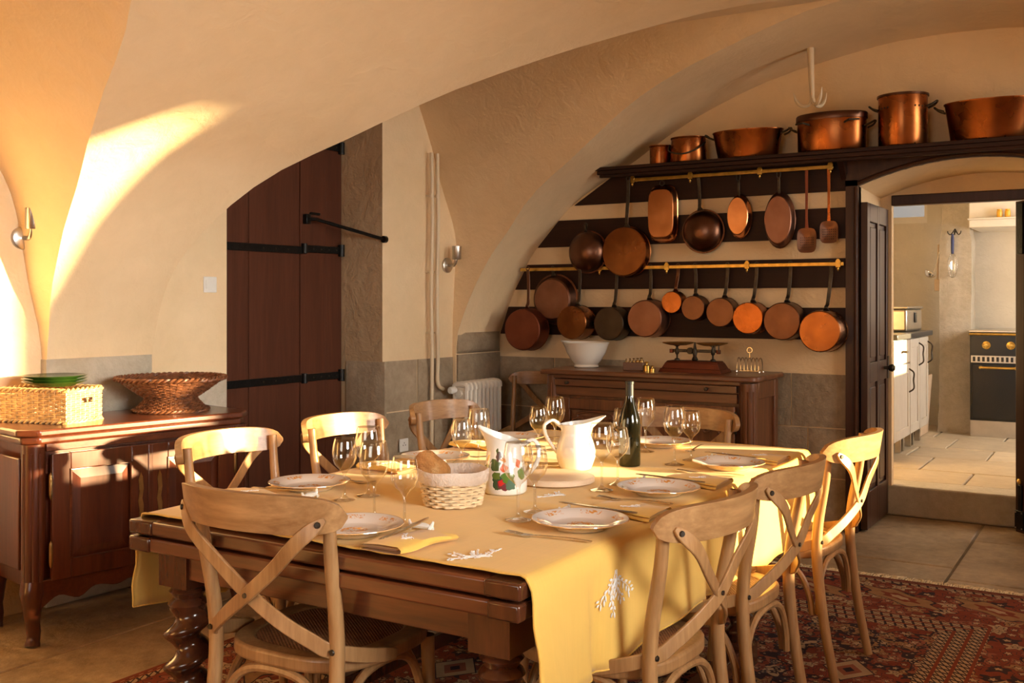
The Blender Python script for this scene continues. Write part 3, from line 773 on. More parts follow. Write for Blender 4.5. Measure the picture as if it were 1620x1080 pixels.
# ------------------------------------------------------------------ hanging copper
YP = YB-.045      # plane of pan rims
def vrim(pr, t_=.004):
    return pr
def handle_path(cx, cz, r, d, hx, hz):
    ux, uz = hx-cx, hz-cz
    L = math.hypot(ux, uz); ux /= L; uz /= L
    p0 = (ux*r*.98, -d*.30, uz*r*.98)
    return [p0, (ux*(r+.02), -d*.36-.004, uz*(r+.02)), (ux*(r+.05), -.03, uz*(r+.05)), (ux*(L*.7+r*.3), -.022, uz*(L*.7+r*.3)), (ux*L, -.030, uz*L)]
def hang(name, label, cx, cz, r, d, hx, hz, mat, hm='old_iron', kind='sauce', group=None, hw=.022, yo=0):
    t = thing(name, label, 'pan', (cx, YP-yo, cz), 0, group)
    if kind == 'sauce':
        prof = [(0, d), (r*.94, d), (r*.985, d-.004), (r, d-.014), (r*1.015, .004), (r*1.04, 0), (r*1.0, 0), (r*.97, d-.012), (0, d-.012)]
    elif kind == 'bowl':
        prof = [(r*math.sin(a), d*math.cos(a)) for a in [i*PI/2/10 for i in range(11)]]+[(r*1.07, 0), (r*1.07, -.006), (r*.98, 0)]+[(r*.96*math.sin(a), (d-.006)*math.cos(a)) for a in [PI/2-i*PI/2/8 for i in range(1, 9)]]
    else:   # flared frying pan
        prof = [(0, d), (r*.82, d), (r*.87, d-.006), (r*1.0, .012), (r*1.08, .010), (r*1.08, .006), (r*.98, .004), (r*.84, d-.012), (0, d-.008)]
    MB().lathe(prof, 36, M=YAX).build('body', M['cop_brown' if kind == 'flare' else mat], t, ang=26 if kind != 'bowl' else 50)
    if kind == 'flare': MB().lathe([(r*.82, d), (r*.81, d+.002), (0, d+.002)], 36, M=YAX).build('base', M[mat], t)
    pts = smooth_path(handle_path(cx, cz, r, d, hx, hz), 5)
    if kind != 'lug':
        hd = MB().ribbon(pts, (0, 1, 0), [hw*1.9]*2+[hw*1.5]*2+[hw]*(len(pts)-4), .007).build('handle', M[hm], t, bevel=.002)
        e = pts[-1]
        hk = [(e.x+.013*math.sin(a), e.y, e.z+.008+.013*math.cos(a)) for a in [i*2*PI/14 for i in range(14)]]
        MB().tube(hk, .0035, 6, closed=True).build('hanging_eye', M[hm], hd)
    return t
low = [
 ('saucepan', 'dull red copper saucepan hanging lowest at the vault end of the lower rail', -3.583, 1.164, .142, .10, -3.589, 1.577, 'cop_red', 'cop_brown', 'sauce'),
 ('shallow_pan', 'shallow flared pan with pale pink base behind the red saucepan', -3.412, 1.372, .163, .055, -3.423, 1.577, 'cop_pink', 'old_iron', 'flare'),
 ('saucepan', 'orange-brown copper saucepan below the round bowl pan', -3.195, 1.217, .112, .11, -3.185, 1.577, 'cop_ham', 'old_iron', 'sauce'),
 ('saucepan', 'blackened saucepan below the large hammered pan', -2.957, 1.211, .110, .10, -2.94, 1.577, 'cop_dark', 'old_iron', 'sauce'),
 ('saucepan', 'brown copper saucepan with pinkish base above the scale', -2.696, 1.247, .120, .11, -2.700, 1.577, 'cop_pink', 'old_iron', 'sauce'),
 ('saucepan', 'smallest copper saucepan on the lower rail', -2.53, 1.352, .070, .07, -2.506, 1.577, 'cop', 'cop_brown', 'sauce'),
 ('saucepan', 'small brown saucepan hanging beside the smallest one', -2.382, 1.316, .078, .08, -2.392, 1.577, 'cop_brown', 'old_iron', 'sauce'),
 ('saucepan', 'medium dark brown saucepan right of the small brown one', -2.20, 1.29, .091, .09, -2.178, 1.577, 'cop_brown', 'old_iron', 'sauce'),
 ('saucepan', 'bright orange copper saucepan on the lower rail above the toast rack', -2.02, 1.256, .097, .10, -1.992, 1.577, 'cop', 'old_iron', 'sauce'),
 ('saucepan', 'dull brown saucepan second from the door frame on the lower rail', -1.808, 1.239, .113, .11, -1.784, 1.577, 'cop_brown', 'old_iron', 'sauce'),
 ('saucepan', 'largest orange-brown saucepan hanging next to the door frame', -1.579, 1.183, .122, .13, -1.540, 1.577, 'cop_ham', 'old_iron', 'sauce')]
for i, a in enumerate(low): hang(*a[:5], a[5]*1.2, *a[6:9], hm=a[9], kind=a[10], group='copper pans on the lower rail', yo=.058 if i in (0, 2) else 0)
G = 'copper pans on the upper rail'
hang('bowl_pan', 'round-bottomed brown copper bowl hung by a ring near the vault', -3.143, 1.688, .136, .10, -3.143, 1.86, 'cop_brown', kind='bowl', group=G, hw=.012, yo=.05)
hang('frying_pan', 'large hammered copper pan with long grey handle', -2.862, 1.682, .162, .06, -2.843, 2.152, 'cop_ham', group=G, hw=.024, yo=.03)
hang('round_pan', 'round-bottomed dark copper pan hung between the fish pan and oval pan', -2.349, 1.802, .132, .09, -2.372, 2.152, 'cop_brown', kind='bowl', group=G, hw=.022)
def oval(name, label, cx, cz, a, b, d, hz, mat, hang_h=True, p=2.0):
    t = thing(name, label, 'pan', (cx, YP, cz), 0, G)
    def mod(r, z, an, k):
        c, s = abs(math.cos(an)), abs(math.sin(an))
        return r*(1/((c/a)**p+(s/b)**p)**(1/p)), z
    prof = [(0, d), (.78, d), (.855, d), (.90, d-.004), (.93, d-.012), (1.0, .006), (1.05, 0), (1.0, 0), (.90, d-.014), (0, d-.008)]
    MB().lathe(prof, 44, M=YAX, mod=mod).build('body', M[mat], t, ang=24)
    if hang_h:
        L = hz-cz
        pts = smooth_path([(0, -d*.3, b*.98), (0, -.025, b+.03), (0, -.024, b+.07), (0, -.03, L-.05)], 4)
        h = MB().ribbon(pts, (0, 1, 0), .016, .006).build('handle', M['old_iron'], t, bevel=.002)
        lp = [(.011*math.sin(q), -.03, L-.022+.03*math.cos(q)) for q in [i*2*PI/16 for i in range(16)]]
        MB().tube(lp, .0035, 6, closed=True).build('hanging_eye', M['old_iron'], h)
    else:
        lp = [(.016*math.sin(q), -.02, b+.018+.016*math.cos(q)) for q in [i*2*PI/16 for i in range(16)]]
        MB().tube(lp, .003, 6, closed=True).build('hanging_ring', M['old_iron'], t)
    return t
oval('fish_pan', 'bright oblong copper fish pan with rounded ends', -2.621, 1.925, .098, .178, .05, 2.15, 'cop_bright', False, 4.0)
oval('oval_pan', 'small bright oval copper pan on the upper rail', -2.109, 1.886, .074, .132, .05, 2.155, 'cop_bright')
oval('oval_pan', 'larger dull oval copper pan on the upper rail', -1.857, 1.852, .092, .165, .05, 2.155, 'cop_pink')
for k, (cx, cz, w, h) in enumerate([(-1.687, 1.722, .056, .072), (-1.556, 1.767, .052, .064)]):
    t = thing('skimmer', ['brown perforated copper skimmer beside the larger oval pan', 'copper skimmer with bright handle next to the door frame'][k], 'skimmer', (cx, YP-.02, cz), 0, G)
    L = 2.152-cz
    def mod(r, z, an, k_):
        c, s = abs(math.cos(an)), abs(math.sin(an)); return r/((c/w)**4+(s/h)**4)**.25, z
    b_ = MB().lathe([(0, .004), (.7, .005), (1.0, .012), (1.03, .012), (1.0, .004), (.7, -.001), (0, -.002)], 32, M=YAX, mod=mod).build('blade', M['cop_brown'], t)
    for i in range(-3, 4):
        for j in range(-3, 3): MB().lathe([(.003, 0), (0, .0008)], 6, M=tr(i*.012, -.0055, j*.014-.012) @ YAX).build('hole', M['iron'], b_)
    MB().ribbon([(0, -.008, h*.9), (0, -.014, h+.05), (0, -.012, L*.7), (0, -.014, L+.004)], (0, 1, 0), [.022, .015, .016, .02], .004).build('handle', M[['cop_red', 'cop'][k]], t, bevel=.001)

# ------------------------------------------------------------------ copper on the shelf
SZ = 2.226
def lug(t, x, z, s, w=.035, y=0, r=.006):
    MB().tube(smooth_path([(x, y-w, z), (x+s*.03, y-w*.9, z+.012), (x+s*.05, y-w*.4, z+.028), (x+s*.05, y+w*.4, z+.028), (x+s*.03, y+w*.9, z+.012), (x, y+w, z)], 4), r, 8).build('handle', M['old_iron'], t)
def pot(name, label, cat, x, r, h, mat, flare=1.0, ey=.9, y=6.065, n=36, roll=.006):
    t = thing(name, label, cat, (x, y, SZ), 0, 'copper on the long shelf')
    prof = [(0, 0), (r*.97, 0), (r, .006), (r*flare, h-.006), (r*flare+roll, h-.002), (r*flare+roll, h+.004), (r*flare-.003, h+.003), (r*flare-.006, h-.01), (r*.96, .01), (0, .01)]
    MB().lathe(prof, n, ey=ey).build('body', M[mat], t, ang=50); return t
pot('measuring_cup', 'small copper cup at the vault end of the shelf', 'cup', -2.60, .068, .118, 'cop', 1.0, 1, 6.06)
t = pot('small_pot', 'small copper pot with a drooping bail handle on the shelf', 'pot', -2.41, .118, .155, 'cop', .92, .85, 6.06)
MB().tube(smooth_path([(-.118, -.02, .12), (-.09, -.10, .07), (0, -.122, .045), (.09, -.10, .07), (.118, -.02, .12)], 6), .005, 8).build('bail_handle', M['old_iron'], t)
t = pot('copper_basin', 'wide copper basin with ring handles beside the small pot', 'basin', -2.03, .185, .165, 'cop', 1.16, .55)
lug(t, -.215, .135, -1); lug(t, .215, .135, 1)
t = thing('oval_casserole', 'large lidded oval copper casserole in the middle of the shelf', 'casserole', (-1.525, 6.06, SZ), 0, 'copper on the long shelf')
MB().lathe([(0, 0), (.185, 0), (.195, .01), (.198, .185), (0, .185)], 40, ey=.58).build('body', M['cop'], t, ang=50)
MB().lathe([(.203, .183), (.205, .187), (.205, .215), (.20, .222), (.12, .232), (0, .235)], 40, ey=.6).build('lid', M['cop_brown'], t, ang=30)
for s in (-1, 1): lug(t, s*.195, .135, s, .04); MB().tube([(s*.10, -.105, .155), (s*.13, -.128, .165), (s*.18, -.10, .165)], .006, 8).build('lid_lug', M['old_iron'], t)
t = pot('stock_pot', 'tall copper stock pot standing above the door frame', 'pot', -1.13, .132, .285, 'cop', 1.0, .9)
MB().lathe([(.139, .28), (.139, .292), (.07, .30), (0, .302)], 36, ey=.9).build('lid', M['cop_brown'], t)
lug(t, -.13, .215, -1, .03); lug(t, .13, .215, 1, .03)
for k in range(6): MB().lathe([(.006, 0), (.004, .003), (0, .004)], 8, M=tr(.132*math.cos(-2.4+.18*k if k < 3 else -.9+.18*(k-3)), .9*.132*math.sin(-2.4+.18*k if k < 3 else -.9+.18*(k-3)), .215) @ rot('X', PI/2)).build('rivet', M['cop_dark'], t)
t = pot('copper_basin', 'largest copper basin at the right end of the shelf', 'basin', -.68, .20, .21, 'cop', 1.15, .55)
lug(t, -.23, .175, -1); lug(t, .23, .175, 1)
t = thing('ceiling_hook', 'cream painted iron triple hook hanging from the vault', 'hook', (-1.59, 5.85, 2.80))
MB().tube([(0, 0, 0), (.005, 0, -.15), (.012, 0, -.31)], [.020, .017, .012], 10).build('shank', M['pipe'], t)
for a in (0, 2.3, 4.2):
    d = Vector((math.cos(a+PI), math.sin(a+PI), 0))
    MB().tube([Vector((.012, 0, -.28))+d*q+Vector((0, 0, z)) for q, z in smooth_path([(0, 0, 0), (.02, -.04, 0), (.06, -.045, 0), (.095, -.01, 0), (.11, .035, 0)], 4) and [(p.x, p.y) for p in smooth_path([(0, 0, 0), (.02, -.04, 0), (.06, -.045, 0), (.095, -.01, 0), (.11, .035, 0)], 4)]], [.011]*12+[.009, .007, .005, .004, .002], 8).build('prong', M['pipe'], t)

# ------------------------------------------------------------------ wall fittings
def sconce(loc, rz, label):
    t = thing('wall_lamp', label, 'lamp', loc, rz, 'steel wall lamps')     # local -y points into the room
    MB().lathe([(.042, 0), (.042, .010), (.036, .014), (0, .015)], 28, M=YAX).build('wall_plate', M['steel'], t)
    MB().tube(smooth_path([(0, -.012, 0), (.0, -.05, .0), (.0, -.065, .02), (.0, -.068, .045)], 4), .009, 10).build('arm', M['steel'], t)
    t.scale = (1.2, 1.2, 1.2)
    MB().lathe([(0, .03), (.024, .03), (.026, .033), (.026, .105), (.024, .106), (.022, .104), (.022, .04), (0, .04)], 24, c=(0, -.072, 0)).build('shade', M['steel'], t)
sconce((wl(2.69), 2.69, 1.635), PI/2-.065, 'steel wall lamp on the sunlit wall above the wicker tray')
sconce((wl(5.63)+.002, 5.635, 1.60), PI/2-.065, 'steel wall lamp beside the cream pipes')
t = thing('light_switch', 'white double light switch beside the red shutter', 'switch', (wl(3.69), 3.69, 1.445), PI/2-.065)
MB().box(-.041, .041, -.008, 0, -.041, .041).build('plate', M['plastic'], t, bevel=.004)
for k in (-1, 1): MB().box(-.0195+k*.0105-.009+.009, k*.0105+.0095, -.012, -.006, -.022, .022).build('rocker', M['plastic'], t, bevel=.001)
t = thing('power_socket', 'white wall socket low on the stone pier', 'socket', (wl(5.175)+.018, 5.175, .445), PI/2-.065)
MB().box(-.041, .041, -.010, 0, -.041, .041).build('plate', M['plastic'], t, bevel=.004)
for x, z in ((-.011, 0), (.011, 0), (0, .014)): MB().lathe([(.004, 0), (0, .0006)], 8, M=tr(x, -.010, z) @ YAX).build('pin_hole', M['iron'], t)
for k, (y, z0) in enumerate([(5.425, .02), (5.485, .80)]):
    t = thing('water_pipe', ['cream pipe running down to the floor beside the radiator', 'cream pipe ending at the radiator valve'][k], 'pipe', (wl(y), y, 0))
    x = .042
    pts = [(x, 0, 2.33), (x+.004, .004, 1.9), (x, -.003, 1.4), (x+.003, .003, 1.0)]
    pts += [(x, 0, .5), (x, 0, z0)] if k == 0 else [(x, 0, .86), (x+.004, .012, .80), (x+.006, .06, .775)]
    MB().tube(smooth_path(pts, 5), .0125, 10).build('tube', M['pipe'], t)
    for z in (2.05, 1.55, 1.15): MB().lathe([(.015, -.012), (.015, .012)], 12, c=(x, 0, z)).box(0, x, -.006, .006, z-.006, z+.006).build('clip', M['pipe'], t)
t = thing('radiator', 'white ribbed radiator in the corner behind the chairs', 'radiator', (-3.815, 5.56, 0))
for k in range(9):
    y = .02+k*.05
    q = MB()
    for x in (-.045, .045):
        q.tube([(x, y, .13), (x, y, .78)], .017, 8, flat=1)
    q.tube(smooth_path([(-.05, y, .77), (-.04, y, .805), (.04, y, .805), (.05, y, .77)], 4), .019, 8)
    q.tube([(-.05, y, .13), (.05, y, .13)], .019, 8); q.box(-.045, .045, y-.006, y+.006, .14, .79)
    q.build('section', M['white_paint'], t)
for z in (.17, .75): MB().tube([(0, -.01, z), (0, .44, z)], .024, 10).build('header', M['white_paint'], t)
for y in (.03, .42): MB().box(-.03, .03, y-.012, y+.012, 0, .13).build('foot', M['white_paint'], t)
MB().lathe([(.02, 0), (.024, .01), (.024, .05), (.016, .06), (0, .06)], 14, M=tr(-.02, -.02, .775) @ YAX).build('valve', M['plastic'], t)

# ------------------------------------------------------------------ furniture along the walls
def raised_door(t, x0, x1, z0, z1, mat, mat_v, stile=.075, y=0, arched=False):
    d = MB()
    d.box(x0, x0+stile, y-.022, y, z0, z1).box(x1-stile, x1, y-.022, y, z0, z1)
    d.box(x0+stile, x1-stile, y-.022, y, z0, z0+stile).box(x0+stile, x1-stile, y-.022, y, z1-stile*.9, z1)
    d = d.build('door', mat_v, t, bevel=.003)
    a, b, c, e = x0+stile, x1-stile, z0+stile, z1-stile*.9
    k = MB()
    k.add([(a, y-.008, c), (b, y-.008, c), (b, y-.008, e), (a, y-.008, e), (a+.04, y-.019, c+.04), (b-.04, y-.019, c+.04), (b-.04, y-.019, e-.04), (a+.04, y-.019, e-.04)],
          [(0,1,5,4), (1,2,6,5), (2,3,7,6), (3,0,4,7), (4,5,6,7)])
    k.build('panel', mat_v, d, ang=10, fix=False)
    mo = MB()
    if arched:
        m_ = (a+b)/2; w = (b-a)/2
        top = smooth_path([(a, y-.024, e-.11), (a+.03, y-.024, e-.065), (a+.08, y-.024, e-.05), (a+.11, y-.024, e-.075), (a+.09, y-.024, e-.085), (m_-.12, y-.024, e-.03), (m_, y-.024, e-.01), (m_+.12, y-.024, e-.03), (b-.09, y-.024, e-.085), (b-.11, y-.024, e-.075), (b-.08, y-.024, e-.05), (b-.03, y-.024, e-.065), (b, y-.024, e-.11)], 5)
        mo.tube([(a, y-.02, c)]+top+[(b, y-.02, c)], .008, 6, closed=True)
    mo.tube([(a, y-.021, c), (b, y-.021, c), (b, y-.021, e), (a, y-.021, e)], .008, 6, closed=True)
    mo.build('moulding', mat, d)
    return d
def fluted_post(t, x, y, z0, z1, mat, r=.045, name='corner_post'):
    def fn(u, w):
        a = 2*PI*u; k = r*(1-.10*max(0, math.cos(a*9))**4 if .06 < w < .94 else r and 1.0)
        return (x+k*math.cos(a), y+k*math.sin(a), z0+(z1-z0)*w)
    m = MB()
    zz = [0, .059, .061, .939, .941, 1]
    vs = [fn(i/72, w) for w in zz for i in range(72)]
    m.add(vs, [(j*72+i, j*72+(i+1) % 72, (j+1)*72+(i+1) % 72, (j+1)*72+i) for j in range(5) for i in range(72)]+[tuple(range(71, -1, -1)), tuple(5*72+i for i in range(72))])
    return m.build(name, mat, t)
# buffet against the left wall
A = math.radians(79)
t = thing('buffet', 'polished reddish cherry buffet with panelled doors against the left wall', 'cabinet', (-3.69, 2.41, 0), A)
W, D, H = .985, .44, .856
MB().box(.03, W-.03, .02, D, .22, H-.06).build('body', M['cabinet_v'], t)
k = MB(); k.prism([(.03, -.035), (W-.045, -.035), (W+.02, .03), (W+.02, D), (-.035, D), (-.035, .03)], H-.028, H, 'xy').build('top', M['cabinet'], t, bevel=.008, seg=3)
MB().prism([(.035, -.018), (W-.045, -.018), (W+.004, .03), (W+.004, D), (-.018, D), (-.018, .03)], H-.06, H-.028, 'xy').build('cornice', M['cabinet'], t, bevel=.01, seg=3)
MB().box(.07, W-.07, -.004, .02, .765, H-.06).build('frieze', M['cabinet'], t, bevel=.003)
fluted_post(t, .035, .035, .22, H-.06, M['cabinet_v']); fluted_post(t, W-.035, .035, .22, H-.06, M['cabinet_v'])
d1 = raised_door(t, .085, .49, .255, .755, M['cabinet'], M['cabinet_v'])
d2 = raised_door(t, .505, .905, .255, .755, M['cabinet'], M['cabinet_v'])
MB().box(.488, .507, -.026, 0, .255, .755).build('centre_strip', M['cabinet_v'], t, bevel=.003)
for d, xx in ((d1, .08), (d2, .91)):
    for z in (.36, .63): MB().lathe([(0, -.055), (.006, -.045), (.008, -.03), (.008, .03), (.006, .045), (0, .055)], 10, c=(xx, -.02, z)).build('hinge', M['brass_dark'], d)
for d, xx in ((d1, .455), (d2, .54)):
    e = MB().prism([(xx-.008, .44), (xx+.010, .45), (xx+.012, .50), (xx+.006, .53), (xx+.012, .57), (xx+.008, .62), (xx, .64), (xx-.010, .61), (xx-.006, .56), (xx-.012, .52), (xx-.006, .48)], -.025, -.021, 'xz').build('escutcheon', M['brass_dark'], d)
ap = [(.05, .26)]+[(p.x, p.z) for p in smooth_path([(.05, 0, .15), (.12, 0, .19), (.20, 0, .165), (.27, 0, .20), (.36, 0, .185), (.42, 0, .20), (W/2, 0, .18), (W-.42, 0, .20), (W-.36, 0, .185), (W-.27, 0, .20), (W-.20, 0, .165), (W-.12, 0, .19), (W-.05, 0, .15)], 4)]+[(W-.05, .26)]
MB().prism(ap, -.006, .02, 'xz').build('apron', M['cabinet'], t, bevel=.003)
for x, y, s in ((.035, .035, -1), (W-.035, .035, 1), (.035, D-.04, -1), (W-.035, D-.04, 1)):
    MB().tube(smooth_path([(x, y, .25), (x+s*.008, y-.008, .19), (x+s*.004, y-.002, .10), (x-s*.002, y+.002, .04), (x+s*.006, y-.004, .0)], 4), [.048]*4+[.043, .040, .036, .033]+[.028]*4+[.026]*3+[.029, .03], 10).build('leg', M['cabinet_v'], t)
MB().box(-.012, 0, .06, D-.03, .30, .74).build('side_panel', M['cabinet_v'], t, bevel=.004)
# sideboard on the back wall
t = thing('sideboard', 'oak sideboard with carved doors under the hanging pans', 'sideboard', (-3.20, 5.66, 0))
W, D, H = 1.345, .485, .93
MB().box(.03, W-.03, .02, D, .10, H-.035).build('body', M['sideboard_v'], t)
pts = [(-.03, -.05), (W-.04, -.05)]+[(W-.04+.065*math.sin(a), .015-.065*math.cos(a)) for a in (.4, .8, 1.2, 1.57)]+[(W+.025, D), (-.03, D)]
MB().prism(pts, H-.032, H, 'xy').build('top', M['sideboard'], t, bevel=.009, seg=3)
MB().box(.02, W-.08, -.012, .02, H-.055, H-.032).build('cornice', M['sideboard'], t, bevel=.004)
s_ = MB().box(.06, W-.10, -.020, .02, H-.10, H-.058).build('pull_out_board', M['sideboard'], t, bevel=.003)
for x in (.155, 1.07): MB().lathe([(.008, 0), (.007, .01), (.012, .02), (.010, .028), (0, .03)], 12, M=tr(x, -.02, H-.079) @ YAX).build('knob', M['old_iron'], s_)
MB().box(.06, W-.10, -.004, .02, H-.16, H-.105).build('frieze', M['sideboard'], t, bevel=.003)
d1 = raised_door(t, .09, .60, .16, H-.175, M['sideboard'], M['sideboard_v'], arched=True)
d2 = raised_door(t, .74, 1.235, .16, H-.175, M['sideboard'], M['sideboard_v'], arched=True)
MB().box(.605, .735, -.012, .02, .16, H-.175).build('centre_stile', M['sideboard_v'], t, bevel=.004)
fluted_post(t, W-.045, .03, .10, H-.04, M['sideboard_v'], .052); fluted_post(t, .03, .03, .10, H-.04, M['sideboard_v'], .045)
for z in (.27, .66): MB().lathe([(0, -.07), (.008, -.055), (.009, .055), (0, .07)], 10, c=(1.243, -.026, z)).build('hinge', M['iron'], d2)
k = MB(); k.box(W-.03, W-.012, .06, .12, .12, H-.04).box(W-.03, W-.012, D-.06, D, .12, H-.04).box(W-.03, W-.012, .12, D-.06, .12, .2).box(W-.03, W-.012, .12, D-.06, H-.14, H-.04).build('side_frame', M['sideboard_v'], t, bevel=.003)
MB().box(.05, W-.06, .005, .03, .05, .16).build('plinth', M['sideboard'], t)
for x in (.05, W-.06):
    for y in (.04, D-.05): MB().lathe([(.035, 0), (.04, .03), (.03, .07), (.038, .10)], 14, c=(x, y, 0)).build('foot', M['sideboard_v'], t)

# ------------------------------------------------------------------ things on the buffet
CZ = .8565
# wicker tray
t = thing('wicker_tray', 'rectangular honey wicker tray basket on the cherry buffet', 'basket', (-3.725, 2.60, CZ), math.radians(104))
LX, LY, LH = .215, .34, .135       # local x along the short end, local y along the long side (to the wall)
per = [(0, 0), (LX, 0), (LX, LY), (0, LY)]
def rect_pt(s):
    s %= 2*(LX+LY)
    if s < LX: return (s, 0)
    if s < LX+LY: return (LX, s-LX)
    if s < 2*LX+LY: return (LX-(s-LX-LY), LY)
    return (0, LY-(s-2*LX-LY))
def rect_nrm(s):
    s %= 2*(LX+LY)
    return (0, -1) if s < LX else (1, 0) if s < LX+LY else (0, 1) if s < 2*LX+LY else (-1, 0)
PER = 2*(LX+LY); NS = 40
w = MB()
for row in range(13):
    z = .012+row*.0092
    pts = []
    for i in range(NS*2):
        s = PER*i/(NS*2); p = rect_pt(s); nn = rect_nrm(s); o = .0035*(1 if (i//2+row) % 2 else -1) if True else 0
        fl = 1+.0*z
        pts.append((p[0]+nn[0]*o, p[1]+nn[1]*o, z))
    w.tube(pts, .0042, 5, closed=True)
w.build('woven_wall', M['wicker'], t)
st = MB()
for i in range(NS):
    s = PER*i/NS; p = rect_pt(s); nn = rect_nrm(s)
    st.tube([(p[0], p[1], .004), (p[0], p[1], LH)], .0032, 5)
st.build('stakes', M['wicker'], t)
for z, r in ((LH, .007), (.006, .007)):
    b = MB()
    for ph in (0, PI):
        pts = []
        for i in range(160):
            s = PER*i/160; p = rect_pt(s); nn = rect_nrm(s); a = i*2*PI*NS/160/2+ph
            pts.append((p[0]+nn[0]*.006*math.cos(a), p[1]+nn[1]*.006*math.cos(a), z+.006*math.sin(a)))
        b.tube(pts, r*.8, 5, closed=True)
    b.build('rim' if z > .1 else 'foot_braid', M['wicker'], t)
MB().box(.004, LX-.004, .004, LY-.004, .008, .014).build('base', M['wicker'], t)
for x in (LX*.44, LX*.60): MB().box(x, x+.02, -.007, .0, .080, .10).build('grip_hole', M['cop_brown'], t)
prof = [(0, .004), (.075, .004), (.082, 0), (.086, .004), (.128, .017), (.131, .020), (.127, .0205), (.084, .009), (0, .008)]
for k in range(3):
    o = MB().lathe(prof, 40).build('green_plate', M['green']); o.location = (-3.945, 2.70, CZ+LH+.008+k*.0125)
    tag(o, ['bottom plate of the green stack on the wicker tray', 'middle plate of the green stack on the wicker tray', 'top plate of the green stack on the wicker tray'][k], 'plate', 'green glazed plates')
# brown pedestal basket
t = thing('pedestal_basket', 'dark brown wicker pedestal bowl on the cherry buffet', 'basket', (-3.795, 3.19, CZ))
def ped(z):
    return .112+.055*abs((.062-z)/.062)**1.3 if z < .062 else .112+.125*((z-.062)/.088)**.95
w = MB(); NS = 44
for row in range(23):
    z = .004+row*.0065
    pts = []
    for i in range(NS*2):
        a = 2*PI*i/(NS*2); r = ped(z)+.0032*(1 if (i//2+row) % 2 else -1)
        pts.append((r*math.cos(a), r*math.sin(a), z+.001*math.sin(i*1.7+row)))
    w.tube(pts, .0042, 5, closed=True)
w.build('woven_body', M['wicker_dark'], t)
st = MB()
for i in range(NS):
    a = 2*PI*i/NS
    st.tube([(ped(z)*math.cos(a), ped(z)*math.sin(a), z) for z in (.0, .03, .062, .09, .12, .15)], .003, 5)
st.build('stakes', M['wicker_dark'], t)
b = MB()
for ph in (0, PI):
    b.tube([((.24+.006*math.cos(i*.9+ph))*math.cos(2*PI*i/200), (.24+.006*math.cos(i*.9+ph))*math.sin(2*PI*i/200), .151+.006*math.sin(i*.9+ph)) for i in range(200)], .006, 5, closed=True)
    b.tube([((.166+.004*math.cos(i*.9+ph))*math.cos(2*PI*i/160), (.166+.004*math.cos(i*.9+ph))*math.sin(2*PI*i/160), .007+.004*math.sin(i*.9+ph)) for i in range(160)], .005, 5, closed=True)
b.build('rim', M['wicker_dark'], t)
MB().lathe([(0, .06), (.11, .062)], 24).build('floor_disc', M['wicker_dark'], t)

# ------------------------------------------------------------------ things on the sideboard
TZ = .9305
t = thing('mixing_bowl', 'white footed mixing bowl with spout on the sideboard', 'bowl', (-3.05, 5.90, TZ), PI)
def mod(r, z, a, k):
    a = (a+PI) % (2*PI)-PI
    f = max(0, (z-.10)/.06); g = math.exp(-(a/.28)**2)
    return r+.035*f*f*g, z+.006*f*g
MB().lathe([(0, .004), (.075, 0), (.082, .006), (.076, .02), (.10, .05), (.128, .10), (.145, .155), (.150, .160), (.146, .164), (.138, .155), (.118, .10), (.09, .05), (0, .03)], 48, mod=mod).build('bowl', M['white'], t, ang=60)
t = thing('kitchen_scale', 'old iron balance scale with two brass pans on the sideboard', 'scale', (-2.29, 5.86, TZ))
k = MB()
def sb(w, z): return w
for (a, b, c, d, z0, z1) in ((.20, .19, .095, .085, 0, .022), (.185, .165, .08, .065, .022, .058), (.165, .155, .065, .058, .058, .068)):
    k.add([(-a, -c, z0), (a, -c, z0), (a, c, z0), (-a, c, z0), (-b, -d, z1), (b, -d, z1), (b, d, z1), (-b, d, z1)], [(3,2,1,0), (4,5,6,7), (0,1,5,4), (1,2,6,5), (2,3,7,6), (3,0,4,7)])
k.build('base', M['cop_red'], t, bevel=.003)
MB().lathe([(.014, .068), (.02, .075), (.010, .095), (.016, .12), (.008, .15), (.004, .18)], 12).build('pillar', M['old_iron'], t)
MB().box(-.135, .135, -.008, .008, .118, .136).lathe([(.02, -.012), (.02, .012)], 14, M=tr(-.03, 0, .127) @ YAX).build('beam', M['old_iron'], t, bevel=.003)
for s in (-1, 1):
    MB().lathe([(.016, .068), (.016, .076), (.006, .082), (.005, .10), (.012, .11), (.014, .125), (.006, .15), (.02, .158)], 12, c=(s*.115, 0, 0)).build('pan_post', M['old_iron'], t)
    MB().lathe([(0, .158), (.05, .160), (.092, .172), (.097, .176), (.094, .178), (.05, .166), (0, .164)], 32, c=(s*.108, 0, 0)).build('pan', M['pan_brass'], t)
    MB().box(s*.15-.01, s*.15+.01, -.014, .014, .112, .136).build('counterweight', M['cop_red'], t, bevel=.003)
for x in (.13, .145, .17): MB().tube([(x, -.05, .165), (x, -.05, .12)], .004, 6).build('pendant', M['old_iron'], t)
t = thing('weight_block', 'small wooden block holding brass weights beside the scale', 'weight set', (-2.665, 5.80, TZ), .2)
MB().box(-.065, .065, -.025, .025, 0, .05).build('block', M['board_wood'] if False else M['sideboard'], t, bevel=.003)
for k in range(5):
    q = .006+.0022*k
    MB().lathe([(q, .04), (q, .055+.002*k), (q*.4, .058+.002*k), (q*.4, .064+.002*k), (q*.8, .069+.002*k), (0, .072+.002*k)], 12, c=(-.05+k*.024, 0, 0)).build('weight', M['brass_dark'], t)
